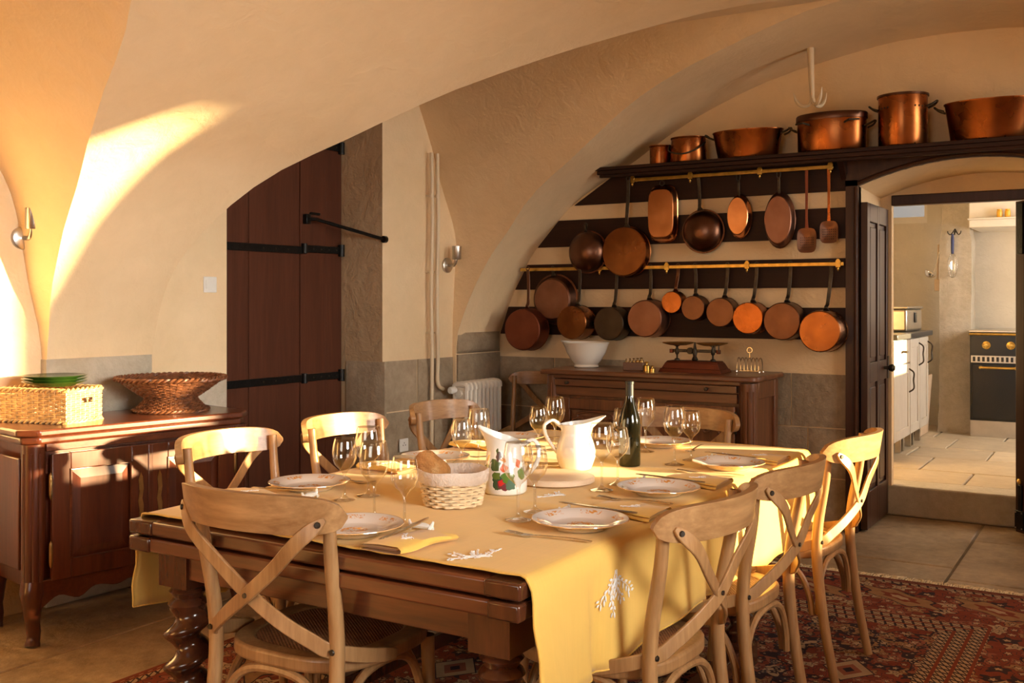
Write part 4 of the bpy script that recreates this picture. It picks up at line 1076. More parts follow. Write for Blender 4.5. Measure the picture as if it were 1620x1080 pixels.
for k, (x, y, r, h) in enumerate([(-2.565, 5.765, .022, .045), (-2.50, 5.70, .017, .03)]):
    o = MB().lathe([(0, 0), (r, 0), (r, h*.75), (r*.8, h*.82), (r*.3, h*.88), (r*.25, h*1.05), (r*.6, h*1.15), (r*.5, h*1.3), (0, h*1.34)], 20).build('brass_weight', M['brass'])
    o.location = (x, y, TZ); tag(o, ['larger brass weight standing by the wooden block', 'smaller brass weight in front of the scale base'][k], 'weight')
tag(MB().box(-.09, .09, -.012, .012, 0, .004).build('copper_ruler', M['cop_pink'], bevel=.001), 'thin copper strip lying in front of the scale', 'strip').location = (-2.34, 5.70, TZ)
t = thing('toast_rack', 'silver wire toast rack at the right end of the sideboard', 'rack', (-1.985, 5.97, TZ))
for k in range(7):
    x = -.066+k*.022
    pts = [(x, -.035, .012)]+[(x, -.035*math.cos(a), .045+.045*math.sin(a)) for a in [i*PI/8 for i in range(9)]]+[(x, .035, .012)]
    MB().tube(pts, .0028, 6).build('arch', M['silver'], t)
MB().tube([(-.075, -.035, .012), (.075, -.035, .012), (.075, .035, .012), (-.075, .035, .012)], .003, 6, closed=True).build('base_wire', M['silver'], t)
MB().tube([(0, 0, .09), (0, 0, .12)], .003, 6).tube([(.016*math.sin(a), 0, .135+.016*math.cos(a)) for a in [i*2*PI/14 for i in range(14)]], .003, 6, closed=True).build('ring_handle', M['silver'], t)
for x in (-.07, .07):
    for y in (-.035, .035): MB().lathe([(0, 0), (.007, .004), (.006, .012), (0, .014)], 10, c=(x, y, 0)).build('ball_foot', M['silver'], t)

# ------------------------------------------------------------------ rug
RX, RY, RZ = -1.525, 3.10, .011
HX, HY = 1.575, 2.10
m, nt, bs = new_mat('persian_rug'); v = coords(nt)
sx = nt.nodes.new('ShaderNodeSeparateXYZ'); nt.links.new(v, sx.inputs[0])
X, Y = sx.outputs[0], sx.outputs[1]
mt = lambda *a: math_n(nt, *a)
ax, ay = mt('ABSOLUTE', X), mt('ABSOLUTE', Y)
edge = mt('MINIMUM', mt('SUBTRACT', HX, ax), mt('SUBTRACT', HY, ay))      # distance to the rug edge
dn = ntex(nt, v, 26, 2)
NAVY, RED, CREAM, ROSE, TAN, BLUE = (.010, .010, .020), (.19, .034, .018), (.43, .29, .165), (.27, .085, .05), (.30, .16, .07), (.03, .04, .06)
def cell(x, per, off=0.0):      # -per/2..per/2 sawtooth
    return mt('MULTIPLY', mt('SUBTRACT', mt('FRACT', mt('ADD', mt('DIVIDE', x, per), .5+off)), .5), per)
def rosette(cx, cy, lobes, amp):
    r = mt('SQRT', mt('ADD', mt('MULTIPLY', cx, cx), mt('MULTIPLY', cy, cy)))
    an = mt('ARCTAN2', cy, cx)
    return mt('MULTIPLY', r, mt('SUBTRACT', 1.0, mt('MULTIPLY', mt('COSINE', mt('MULTIPLY', an, lobes)), amp)))
dv = nt.nodes.new('ShaderNodeTexNoise'); dv.inputs['Scale'].default_value = 14; nt.links.new(v, dv.inputs['Vector'])
dva = nt.nodes.new('ShaderNodeVectorMath'); dva.operation = 'MULTIPLY_ADD'; nt.links.new(dv.outputs['Color'], dva.inputs[0]); dva.inputs[1].default_value = (.035, .035, 0); nt.links.new(v, dva.inputs[2])
def vor(scale):
    n_ = nt.nodes.new('ShaderNodeTexVoronoi'); n_.inputs['Scale'].default_value = scale; n_.voronoi_dimensions = '2D'
    n_.inputs['Randomness'].default_value = .8; nt.links.new(dva.outputs[0], n_.inputs['Vector']); return n_
def flowers(base, scale, pal, rmax, petals=5):
    vo = vor(scale)
    cs = nt.nodes.new('ShaderNodeSeparateColor'); nt.links.new(vo.outputs['Color'], cs.inputs[0])
    sb_ = nt.nodes.new('ShaderNodeVectorMath'); sb_.operation = 'SUBTRACT'; nt.links.new(dva.outputs[0], sb_.inputs[0]); nt.links.new(vo.outputs['Position'], sb_.inputs[1])
    sp_ = nt.nodes.new('ShaderNodeSeparateXYZ'); nt.links.new(sb_.outputs[0], sp_.inputs[0])
    an = mt('ADD', mt('MULTIPLY', mt('ARCTAN2', sp_.outputs[1], sp_.outputs[0]), petals), mt('MULTIPLY', cs.outputs[1], 6.28))
    d = mt('MULTIPLY', vo.outputs['Distance'], mt('SUBTRACT', 1.0, mt('MULTIPLY', mt('COSINE', an), .30)))
    pc = ramp(nt, cs.outputs[0], [(i/len(pal), c) for i, c in enumerate(pal)], 'CONSTANT')
    c = mixc(nt, mt('LESS_THAN', d, rmax*1.12), base, NAVY)
    c = mixc(nt, mt('LESS_THAN', d, rmax), c, pc)
    c = mixc(nt, mt('LESS_THAN', d, rmax*.45), c, NAVY)
    return mixc(nt, mt('LESS_THAN', d, rmax*.32), c, CREAM)
navy = mixc(nt, 0.0, NAVY, NAVY)
red = mixc(nt, 0.0, RED, RED)
# field: navy ground with small flowers, large red lobed medallions
field = flowers(navy, 11, [RED, ROSE, CREAM, TAN, RED, ROSE], .52)
field = flowers(field, 23, [RED, NAVY, TAN, NAVY, ROSE, BLUE], .30)
mx_, my_ = cell(X, .62), cell(Y, .74)
rr = mt('ADD', rosette(mx_, my_, 8, .12), mt('MULTIPLY', mt('SUBTRACT', dn, .5), .05))
redin = flowers(red, 17, [TAN, ROSE, NAVY, CREAM, RED, ROSE], .42)
field = mixc(nt, mt('LESS_THAN', rr, .235), field, NAVY)
field = mixc(nt, mt('LESS_THAN', rr, .225), field, redin)
hexd = mt('ADD', mt('MULTIPLY', mt('ABSOLUTE', mx_), 1.0), mt('MULTIPLY', mt('ABSOLUTE', my_), .75))
field = mixc(nt, mt('LESS_THAN', hexd, .095), field, NAVY)
field = mixc(nt, mt('LESS_THAN', hexd, .088), field, CREAM)
field = mixc(nt, mt('LESS_THAN', hexd, .05), field, ROSE)
field = mixc(nt, mt('LESS_THAN', hexd, .022), field, NAVY)
# wide border: red with big tan flowers and dark leaf marks
bx, by = cell(X, .42, .25), cell(Y, .42, .25)
br = rosette(cell(mt('ADD', X, Y), .40), mt('SUBTRACT', edge, .30), 6, .16)
bord = flowers(red, 13, [ROSE, TAN, NAVY, RED, ROSE, CREAM], .44)
bord = mixc(nt, mt('LESS_THAN', br, .125), bord, NAVY)
bord = mixc(nt, mt('LESS_THAN', br, .115), bord, TAN)
bord = mixc(nt, mt('LESS_THAN', br, .06), bord, RED)
bord = mixc(nt, mt('LESS_THAN', br, .03), bord, CREAM)
# guard stripes with zigzag
par = mt('ADD', X, Y)
zig = mt('LESS_THAN', mt('ABSOLUTE', mt('SUBTRACT', mt('MULTIPLY', mt('ABSOLUTE', cell(par, .040)), 1.3), mt('MULTIPLY', mt('ABSOLUTE', cell(edge, .060)), .95))), .007)
guard = mixc(nt, zig, CREAM, NAVY)
guard = mixc(nt, mt('LESS_THAN', mt('ABSOLUTE', cell(edge, .060, .5)), .007), guard, RED)
c = mixc(nt, mt('LESS_THAN', edge, .74), field, guard)
c = mixc(nt, mt('LESS_THAN', edge, .56), c, bord)
c = mixc(nt, mt('LESS_THAN', edge, .07), c, guard)
c = mixc(nt, mt('LESS_THAN', edge, .02), c, RED)
fade = ntex(nt, v, 5, 3)
c = mixc(nt, mt('MULTIPLY', fade, .30), c, (.20, .10, .06))
hsv = mixc(nt, .35, c, mixc(nt, 1.0, c, ramp(nt, dn, [(.3, (.55, .55, .55)), (.7, (1.15, 1.1, 1.05))]), 'MULTIPLY'))
nt.links.new(hsv, bs.inputs['Base Color']); bs.inputs['Roughness'].default_value = .95
bs.inputs['Specular IOR Level'].default_value = .1
bump(nt, bs, ntex(nt, v, 320, 2), .5, .004); M['rug'] = m
t = thing('rug', 'red and navy persian rug with pale fringe under the table', 'rug', (RX, RY, .001))
def fn(u, w):
    x = -HX+2*HX*u; y = -HY+2*HY*w
    return (x, y+.012*math.sin(x*2.1), .006+.001*noise.noise(Vector((x*2, y*2, 0))))
MB().grid(fn, 40, 50).build('pile', M['rug'], t, solid=.004, fix=False)
f = MB()
for s in (-1, 1):
    for i in range(620):
        x = -HX+2*HX*i/619+random.uniform(-.003, .003); y = s*HY+.012*math.sin(x*2.1); a = random.uniform(-.6, .6); L = random.uniform(.05, .085)
        f.tube([(x, y-s*.003, .006), (x+.3*a*L, y+s*L*.5, .005+random.uniform(0, .006)), (x+a*L, y+s*L, .003)], [.0022, .0022, .0012], 4)
stuff(f.build('fringe', M['straw'], t))

# ------------------------------------------------------------------ table
FZ = .010
TX0, TX1, TY0, TY1 = -2.365, -1.115, 1.85, 4.08
t = thing('dining_table', 'large dark oak draw-leaf table with barley-twist legs', 'table', (TX0, TY0, FZ))
W, L = TX1-TX0, TY1-TY0
for i in range(5):
    a, b = W*i/5, W*(i+1)/5
    MB().box(a+(.001 if i else 0), b-(.001 if i < 4 else 0), .10, L, .713, .75).build('top_plank', M['table'], t, bevel=.004)
MB().box(0, W, 0, .0985, .713, .75).build('end_board', M['table'], t, bevel=.006)
for a, b in ((-.004, .09), (W-.09, W+.004)): MB().box(a, b, -.004, .10, .713, .751).build('corner_block', M['table_leg'], t, bevel=.006)
MB().box(.01, W-.01, .0, 1.05, .668, .706).build('draw_leaf', M['table'], t, bevel=.006)
for a, b in ((-.002, .08), (W-.08, W+.002)): MB().box(a, b, -.006, .12, .667, .707).build('leaf_corner', M['table_leg'], t, bevel=.006)
MB().box(.06, W-.06, .06, .085, .59, .667).build('apron', M['table'], t, bevel=.003)
MB().box(.06, W-.06, 1.70, 1.725, .59, .667).build('apron', M['table'], t, bevel=.003)
for x in (.06, W-.085): MB().box(x, x+.025, .085, 1.70, .59, .713).build('apron', M['table'], t, bevel=.003)
for x in (.11, W-.11):
    for y in (.105, 1.72):
        k = MB(); k.box(x-.055, x+.055, y-.055, y+.055, .565, .667)
        k.lathe([(.05, .565), (.045, .556), (.052, .548), (.045, .54), (.04, .53), (.05, .522), (.055, .512)], 24, c=(x, y, 0))
        def tw(u, w):
            z = .512-.37*w; a = 2*PI*u; ph = z/.092*2*PI
            e = .017*min(1, w*8, (1-w)*8)
            return (x+e*math.cos(ph)+.05*math.cos(a), y+e*math.sin(ph)+.05*math.sin(a), z)
        k.grid(tw, 28, 72, True)
        k.lathe([(.055, .142), (.05, .13), (.056, .12)], 24, c=(x, y, 0)); k.box(x-.05, x+.05, y-.05, y+.05, .04, .12)
        k.lathe([(.045, .04), (.05, .02), (.035, 0)], 20, c=(x, y, 0))
        k.build('leg', M['table_leg'], t, bevel=.0)
for x in (.11, W-.11): MB().box(x-.03, x+.03, .155, 1.67, .05, .11).build('stretcher', M['table_leg'], t, bevel=.006)

# tablecloth
CT = .766+FZ-.006
t = thing('tablecloth', 'yellow linen tablecloth draped over both long sides of the table', 'tablecloth', (0, 0, 0))
def prof_cloth():
    pts = []
    nL = 9
    for i in range(nL): pts.append((TX0-.012, .49+(CT-.03-.49)*i/(nL-1), 'L', 1-i/(nL-1)))
    for a in (30, 60): pts.append((TX0-.012+.022*(1-math.cos(math.radians(a))), CT-.03+.03*math.sin(math.radians(a)), 'T', 0))
    for i in range(27): pts.append((TX0+.014+(TX1-TX0-.028)*i/26, CT, 'T', 0))
    for a in (60, 30): pts.append((TX1+.012-.022*(1-math.cos(math.radians(a))), CT-.03+.03*math.sin(math.radians(a)), 'T', 0))
    for i in range(nL+3): pts.append((TX1+.012, CT-.03-(CT-.03-.475)*i/(nL+2), 'R', i/(nL+2)))
    return pts
PC = prof_cloth(); NYC = 120
def cl(u, w):
    x, z, k, h = PC[int(round(u*(len(PC)-1)))]
    y0 = 1.895-.028*u+.004*math.sin(x*60+z*50); y1 = 4.055+.004*math.sin(x*55)
    y = y0+(y1-y0)*w
    if k in 'LR':
        s = -1 if k == 'L' else 1
        f = (math.sin(y*7.5+.6)+.55*math.sin(y*17.0+1.1)+.35*noise.noise(Vector((y*6, z*3, 4))))
        crease = math.exp(-((y-2.16-.03*h)/.03)**2)*1.4+math.exp(-((y-2.92)/.04)**2)*1.0
        x += s*(.004+h*.020*(1+.6*f)-h*.022*crease)
        z += .010*math.sin(y*7.5+.6)*h+(.012*h*math.sin(y*3) if k == 'R' else 0)
    else:
        cr = 0
        for q in (2.58, 3.32): cr += math.exp(-((y-q)/.010)**2)
        cr += math.exp(-((x+1.74)/.006)**2)
        z += .0034*cr+.0014*noise.noise(Vector((x*6, y*6, 0)))+.001
    return (x, y, z)
MB().grid(cl, len(PC), NYC).build('cloth', M['cloth'], t, solid=.0022, ang=70, fix=False)
hem = MB()
for w_ in (0, 1): hem.tube([Vector(cl(i/(len(PC)-1), w_))+Vector((0, 0, .001)) for i in range(len(PC))], .0028, 5)
for u_ in (0, 1): hem.tube([cl(u_, j/(NYC-1)) for j in range(NYC)], .0028, 5)
hem.build('hem', M['napkin'], t)
def embroidery(parent, fn, n, seed, size=.010):
    """fn(a,b)->(point, normal, u, v) with a,b in metres on the cloth"""
    rnd = random.Random(seed); k = MB()
    def leafm(a, b, an, ln, wd):
        p, nn, uu, vv = fn(a, b)
        d = uu*math.cos(an)+vv*math.sin(an); e = nn.cross(d)
        base = p+nn*.0016
        q = [base, base+d*ln*.35+e*wd, base+d*ln*.75+e*wd*.7, base+d*ln, base+d*ln*.75-e*wd*.7, base+d*ln*.35-e*wd]
        k.add(q+[c_+nn*.0014 for c_ in q], [(6,7,8,9,10,11), (5,4,3,2,1,0)]+[(i, (i+1) % 6, (i+1) % 6+6, i+6) for i in range(6)])
    for br_ in range(n):
        an = -PI/2+(br_-(n-1)/2)*.55; L_ = rnd.uniform(.07, .115)
        pts = []
        for i in range(8):
            s = L_*i/7; a = s*math.cos(an)+.01*math.sin(s*60+br_); b = s*math.sin(an)
            p, nn, uu, vv = fn(a, b); pts.append(p+nn*.002)
            if i > 1:
                for sg in (-1, 1): leafm(a+sg*rnd.uniform(.002, .009), b, an+sg*rnd.uniform(.3, 1.0), size*rnd.uniform(.8, 1.2), size*rnd.uniform(.18, .26))
        k.tube(pts, .0011, 4)
    k.build('embroidery', M['thread'], parent, ang=20)
V = Vector
embroidery(t, lambda a, b: (V((-1.265+b*.75+a*.3, 1.965+a*.9, CT+.0035)), V((0,0,1)), V((0,1,0)), V((1,0,0))), 4, 3, .012)
def side(yc, zc):
    def f(a, b):
        y = yc+a; z = zc+b; h = min(1, max(0, (CT-.03-z)/(CT-.03-.475)))
        j = (y-1.867)/(4.055-1.867); i = len(PC)-1-(nLr-1)+h*(nLr-1)
        i0 = int(i); fr = i-i0; p0 = V(cl(min(i0, len(PC)-1)/(len(PC)-1), j)); p1 = V(cl(min(i0+1, len(PC)-1)/(len(PC)-1), j))
        p = p0.lerp(p1, fr)
        return (V((p.x+.0015, y, z)), V((1,0,0)), V((0,1,0)), V((0,0,1)))
    return f
nLr = 12
embroidery(t, side(2.27, .70), 4, 5, .015); embroidery(t, side(3.22, .70), 4, 6, .015)
embroidery(t, lambda a, b: (V((-1.26+b, 3.70+a, CT+.0035)), V((0,0,1)), V((0,1,0)), V((1,0,0))), 3, 8, .011)
embroidery(t, lambda a, b: (V((-1.47+b*.7, 2.70+a, CT+.0035)), V((0,0,1)), V((0,1,0)), V((1,0,0))), 3, 9, .010)

# ------------------------------------------------------------------ chairs
def make_chair(label, loc, rz):
    t = thing('dining_chair', label, 'chair', loc, rz, 'pale oak cross-back dining chairs')
    def outline(sc, n=56):
        o = []
        for i in range(n):
            a = 2*PI*i/n; c, s = math.cos(a), math.sin(a)
            k = 1/((abs(c)**3.2+abs(s)**3.2)**(1/3.2))
            x, y = .222*k*c*sc, .215*k*s*sc
            x *= 1+.07*y/.21
            o.append((x, y))
        return o
    MB().ring(outline(1.0), outline(.76), .425, .463, 'xy').build('seat', M['chair'], t, bevel=.009, seg=3)
    def cane(u, w):
        p = outline(.765*w, 56)[int(round(u*56)) % 56]; return (p[0], p[1], .4585+.005*(1-w*w))
    MB().grid(cane, 56, 7, True).build('cane_panel', M['cane'], t, fix=False)
    for s in (-1, 1):
        pts = smooth_path([(s*.200, -.275, 0), (s*.197, -.235, .2), (s*.195, -.208, .42), (s*.197, -.212, .56), (s*.204, -.240, .72), (s*.208, -.252, .842)], 5)
        n_ = len(pts)
        MB().tube(pts, [.0155+.0035*math.sin(PI*min(1, i/(n_-1)*1.1)) for i in range(n_)], 12).build('post', M['chair'], t)
        MB().tube(smooth_path([(s*.198, .165, .43), (s*.200, .175, .25), (s*.206, .195, 0)], 5), [.019-.0006*i for i in range(11)], 12).build('leg', M['chair'], t)
    # curved crest rail
    def rail(u, v_, off):
        a = u*2-1; hh = .0455*(1-abs(a)**6)**.5 if abs(a) < 1 else 0
        hh = max(hh, .004)
        x = .252*math.sin(a*1.05)/math.sin(1.05); y = -.242-.108*(math.cos(a*1.05)-math.cos(1.05))/(1-math.cos(1.05))
        nx, ny = math.sin(a*.78), -math.cos(a*.78)
        zc = .822+.008*(1-a*a)
        z = zc+hh*(v_*2-1)
        lean = -(z-.83)*.16
        return (x+nx*off, y+ny*off+lean, z)
    NU, NV = 33, 7
    k = MB(); k.grid(lambda u, w: rail(u, w, .013), NU, NV); k.grid(lambda u, w: rail(u, w, -.009), NU, NV)
    b = NU*NV; per_ = [i for i in range(NU)]+[j*NU+NU-1 for j in range(1, NV)]+[(NV-1)*NU+i for i in range(NU-2, -1, -1)]+[j*NU for j in range(NV-2, 0, -1)]
    for p, q in zip(per_, per_[1:]+per_[:1]): k.f.append((p, q, q+b, p+b))
    rl = k.build('crest_rail', M['chair_h'], t, ang=50, bevel=.004)
    for s in (-1, 1):
        pts = smooth_path([(s*.226, -.289, .820), (s*.168, -.318, .765), (s*.085, -.308, .69), (0, -.299-.004*s, .622), (-s*.085, -.277, .565), (-s*.15, -.245, .522), (-s*.186, -.218, .497), (-s*.226, -.13, .468), (-s*.238, -.03, .445)], 5)
        nr = [V((s*.45*(1-i/10), -1, .05)) if i < 30 else V((-s*min(1, (i-28)*.16), -1, .1)) for i in range(len(pts))]
        sp = MB().ribbon(pts, nr, [.012, .026, .033]+[.036]*(len(pts)-5)+[.033, .026], .0085).build('cross_strap', M['chair'], t, bevel=.0025, ang=60)
        MB().lathe([(.0075, 0), (.0075, .002), (.006, .004), (0, .004)], 12, M=tr(s*.215, -.301, .808) @ rot('Z', s*.55) @ YAX).build('screw', M['old_iron'], sp)
        if s > 0: MB().lathe([(.0065, 0), (.006, .003), (0, .003)], 12, M=tr(0, -.308, .622) @ YAX).build('screw', M['old_iron'], sp)
        MB().lathe([(.0075, 0), (.006, .004), (0, .004)], 12, M=tr(s*.196, -.226, .497) @ YAX).build('screw', M['old_iron'], rl)
    for a, b, nrm in (((-.193, -.205), (.193, -.205), 0), ((-.196, .165), (.196, .165), 0), ((-.19, -.20), (-.196, .16), 1), ((.19, -.20), (.196, .16), 1)):
        A_, B_ = V((a[0], a[1], 0)), V((b[0], b[1], 0)); d = (B_-A_)
        pts = smooth_path([A_+d*.035+V((0,0,.235)), A_+d*.06+V((0,0,.30)), A_+d*.16+V((0,0,.375)), A_+d*.34+V((0,0,.413)), A_+d*.66+V((0,0,.413)), A_+d*.84+V((0,0,.375)), A_+d*.94+V((0,0,.30)), A_+d*.965+V((0,0,.235))], 4)
        MB().tube(pts, .0115, 8).build('bent_brace', M['chair'], t)
    return t
XR, XL = -1.175, -2.545
ch0 = make_chair('pale oak cross-back chair nearest the viewer, pushed against the bare table end', (-1.845, 2.075, FZ), math.radians(2))
dup(ch0, (XR-.015, 2.47, FZ), PI/2-.07, 'pale oak cross-back chair closest to the viewer on the long side facing the rug')
dup(ch0, (XR+.005, 3.07, FZ), PI/2-.05, 'middle pale oak cross-back chair of the three on the rug side')
dup(ch0, (XR+.01, 3.86, FZ), PI/2-.06, 'sunlit pale oak cross-back chair nearest the kitchen door')
dup(ch0, (XL, 2.63, FZ), -PI/2+.02, 'sunlit pale oak cross-back chair in front of the cherry buffet')
dup(ch0, (XL, 3.25, FZ), -PI/2-.03, 'sunlit pale oak cross-back chair in front of the red shutter')
dup(ch0, (XL+.02, 3.93, FZ), -PI/2-.05, 'pale oak cross-back chair in front of the wall socket and radiator')
dup(ch0, (-1.70, 3.965, FZ), PI+.02, 'pale oak cross-back chair at the far table end before the sideboard')
dup(ch0, (-3.485, 5.81, .0), PI, 'pale oak cross-back chair standing in the corner left of the sideboard')
ch0.scale = (1.02, 1.02, 1.03)

# ------------------------------------------------------------------ place settings
TT = CT+.0042
def plate_mesh():
    def mod(r, z, a, k):
        s = 1 if k < 4 or k > 7 else 1+.012*abs(math.cos(a*6))
        return r*s, z
    return MB().lathe([(0, .003), (.066, .003), (.07, 0), (.075, .003), (.095, .014), (.122, .022), (.126, .0235), (.1255, .0255), (.120, .0248), (.094, .0175), (.078, .010), (.072, .0075), (0, .007)], 72, mod=mod).mesh('plate', M['plate'], 60)
PM = plate_mesh()
def glass_mesh(h, r):
    b = h*.45
    pr = [(0, .004), (r*.4, .0035), (r*.86, .0008), (r*.87, .0018), (r*.4, .0065), (.006, .012), (.0042, .022), (.0038, b*.6), (.0042, b*.9), (.008, b+.002), (r*.45, b+.011), (r*.8, b+h*.13), (r*.97, b+h*.22), (r, b+h*.30), (r*.965, b+h*.40), (r*.88, b+h*.5), (r*.82, h), (r*.805, h+.0006), (r*.80, h)]
    pr = [(0, b*.93)]+pr[9:-1]+[(r*.805, h+.0008), (r*.79, h), (r*.80, h-.003)] if False else pr
    return MB().lathe(pr, 32).mesh('wine_glass', M['glass'], 60)
GL, GS = glass_mesh(.208, .0405), glass_mesh(.182, .036)
def obj_from(me, name, loc, rz=0, label=None, cat=None, group=None):
    o = bpy.data.objects.new(name, me); col.objects.link(o); o.location = loc; o.rotation_euler = (0, 0, rz)
    tag(o, label, cat, group); return o
k = MB()       # knife: along +y, tip at y=.12
k.prism([(-.0045, -.11), (.0045, -.11), (.0065, -.10), (.0055, -.03), (.0085, .0), (.0095, .06), (.006, .105), (.0, .118), (-.004, .10), (-.0045, 0), (-.0055, -.03), (-.0065, -.10)], -.0015, .0015, 'xy')
KN = k.mesh('knife', M['silver'])
k = MB()
k.ribbon(smooth_path([(0, -.105, .003), (0, -.05, .006), (0, .03, .005), (0, .055, .003)], 4), (0, 0, 1), [.011]*3+[.008]*5+[.006]*3+[.008, .012], .0024)
k.prism([(-.011, .055), (.011, .055), (.0125, .075), (.0125, .08), (-.0125, .08), (-.0125, .075)], .0015, .004, 'xy')
for x in (-.0105, -.0035, .0035, .0105): k.ribbon(smooth_path([(x, .078, .0028), (x, .10, .006), (x*.95, .125, .008)], 3), (0, 0, 1), .003, .002)
FK = k.mesh('fork', M['silver'])
RS = MB()       # knife rest: little white animal-like bar
RS.tube([(-.03, 0, .009), (-.012, 0, .011), (.012, 0, .011), (.03, 0, .009)], [.006, .008, .008, .006], 8)
for s in (-1, 1): RS.tube([(s*.028, -.010, .003), (s*.030, 0, .012), (s*.028, .010, .003)], .005, 6); RS.tube([(s*.03, 0, .010), (s*.036, 0, .024)], [.006, .003], 6)
RS = RS.mesh('knife_rest', M['white'])
def make_napkin(loc, rz, label):
    t = thing('napkin', label, 'napkin', loc, rz, 'folded yellow napkins')
    n_ = 20; pts = []
    # folded section in local x, extruded along y
    sec = [(-.062, .002), (.055, .002), (.066, .006), (.068, .012), (.062, .018), (.0, .0175), (-.055, .014), (-.058, .0115), (.05, .0125), (.056, .0115), (.052, .0095), (-.055, .0085), (-.062, .006)]
    def fn(u, w):
        i = int(round(u*len(sec))) % len(sec); y = -.10+.20*w
        x, z = sec[i]; return (x+.004*math.sin(w*5+z*200), y+.05*x*.6, z*(1+.25*math.sin(w*3+.5))+.002*math.sin(w*9+x*40))
    MB().grid(fn, len(sec), 14, True).build('cloth', M['napkin'], t, ang=50)
    caps = MB()
    embroidery(t, lambda a, b: (V((.03+b*.45, -.02+a*.8, .0195+.002*math.sin(a*20))), V((0,0,1)), V((0,1,0)), V((1,0,0))), 2, 12, .008)
    return t
SET = [ # plate xy, heading, words
 ((-1.69, 1.994), 0, 'at the bare table end nearest the viewer', [(-1.751, 2.149, 'L'), (-1.626, 2.119, 'S')]),
 ((-1.232, 2.35), PI/2, 'before the closest chair on the rug side', [(-1.413, 2.338, 'L'), (-1.428, 2.452, 'S')]),
 ((-1.244, 2.885), PI/2, 'before the middle chair on the rug side', [(-1.415, 2.842, 'L'), (-1.415, 2.955, 'S')]),
 ((-1.225, 3.453), PI/2, 'before the chair nearest the kitchen door', [(-1.414, 3.421, 'L'), (-1.401, 3.546, 'S')]),
 ((-2.208, 2.393), -PI/2, 'before the chair by the cherry buffet', [(-1.973, 2.394, 'L'), (-1.99, 2.305, 'S')]),
 ((-2.184, 3.027), -PI/2, 'before the chair by the red shutter', [(-1.967, 2.987, 'L'), (-1.967, 2.881, 'S')]),
 ((-2.22, 3.64), -PI/2, 'before the chair by the radiator', [(-1.957, 3.519, 'L'), (-1.955, 3.386, 'S')]),
 ((-1.645, 3.834), PI, 'at the far table end by the sideboard', [(-1.633, 3.659, 'L'), (-1.647, 3.483, 'S')])]
nap0 = None
for (px, py), h, wd, gl in SET:
    c, s = math.cos(h), math.sin(h)
    loc = lambda x, y, z=0: (px+x*c-y*s, py+x*s+y*c, TT+z)
    obj_from(PM, 'dinner_plate', loc(0, 0), h+.2, 'orange-painted white dinner plate '+wd, 'plate', 'painted dinner plates')
    for gx, gy, q in gl:
        obj_from(GL if q == 'L' else GS, 'wine_glass', (gx, gy, TT), 0, ('larger' if q == 'L' else 'smaller')+' empty wine glass '+wd, 'glass', 'wine glasses on the table')
    obj_from(FK, 'fork', loc(-.152, .0), h+.12, 'silver fork '+wd, 'fork', 'forks on the table')
    r_ = obj_from(RS, 'knife_rest', loc(.125, .115), h+.1, 'white porcelain knife rest '+wd, 'knife rest', 'knife rests')
    kn = obj_from(KN, 'knife', loc(.145, .02, .0175+.006), h+.10, 'silver table knife '+wd, 'knife', 'knives on the table')
    kn.rotation_euler = (.045, 0, h+.10)
    nl = loc(.215, -.035) if h != 0 else loc(.195, -.03)
    lab = 'folded yellow napkin '+wd
    if nap0 is None: nap0 = make_napkin(nl, h-.12, lab)
    else: dup(nap0, nl, h-.12, lab)

# ------------------------------------------------------------------ centre of the table
def jug(name, label, loc, rz, prof, sp_r, sp_z, z0, slant, mat, hmat, handle):
    t = thing(name, label, 'jug', loc, rz); top = max(z for r, z in prof)
    def mod(r, z, a, k):
        a = (a+PI) % (2*PI)-PI; f = max(0, (z-z0)/(top-z0)); g = math.exp(-(a/.55)**2)
        return r+sp_r*f*f*g, z+sp_z*f*g+slant*f*f*math.cos(a)
    MB().lathe(prof, 56, mod=mod).build('body', mat, t, ang=60)
    MB().tube(smooth_path(handle, 6), [.010]*4+[.0085]*((len(handle)-1)*6+1-8)+[.010]*4, 10, flat=.75).build('handle', hmat, t)
    return t
jp = [(0, .004), (.046, 0), (.051, .004), (.054, .012), (.064, .045), (.066, .07), (.060, .10), (.049, .13), (.047, .15), (.054, .178), (.051, .179), (.044, .15), (.046, .13), (.056, .10), (.06, .07), (.05, .015), (0, .012)]
jug('milk_jug', 'plain white porcelain jug beside the wine bottle', (-1.675, 3.16, TT), .55, jp, .048, .022, .125, .006, M['white'], M['white'],
    [(-.048, 0, .165), (-.075, 0, .188), (-.102, 0, .17), (-.098, 0, .13), (-.078, 0, .09), (-.058, 0, .062)]).scale = (1.06, 1.06, .90)
# painted jug
m, nt, bs = new_mat('flower_painted_porcelain'); v = coords(nt)
c = mixc(nt, 0.0, (.80, .77, .70), (.80, .77, .70)); nzc = nt.nodes.new('ShaderNodeTexNoise'); nzc.inputs['Scale'].default_value = 60
nt.links.new(v, nzc.inputs['Vector'])
va = nt.nodes.new('ShaderNodeVectorMath'); va.operation = 'MULTIPLY_ADD'; nt.links.new(nzc.outputs['Color'], va.inputs[0]); va.inputs[1].default_value = (.022,)*3; nt.links.new(v, va.inputs[2])
def spot(c, p, r, colr):
    d = nt.nodes.new('ShaderNodeVectorMath'); d.operation = 'DISTANCE'; nt.links.new(va.outputs[0], d.inputs[0]); d.inputs[1].default_value = (p[0]+.011, p[1]+.011, p[2]+.011)
    return mixc(nt, math_n(nt, 'LESS_THAN', d.outputs['Value'], r), c, colr)
def onjug(a, z): return (.058*math.cos(a), .058*math.sin(a), z)
FA = math.radians(101)        # body angle that faces the viewer (local)
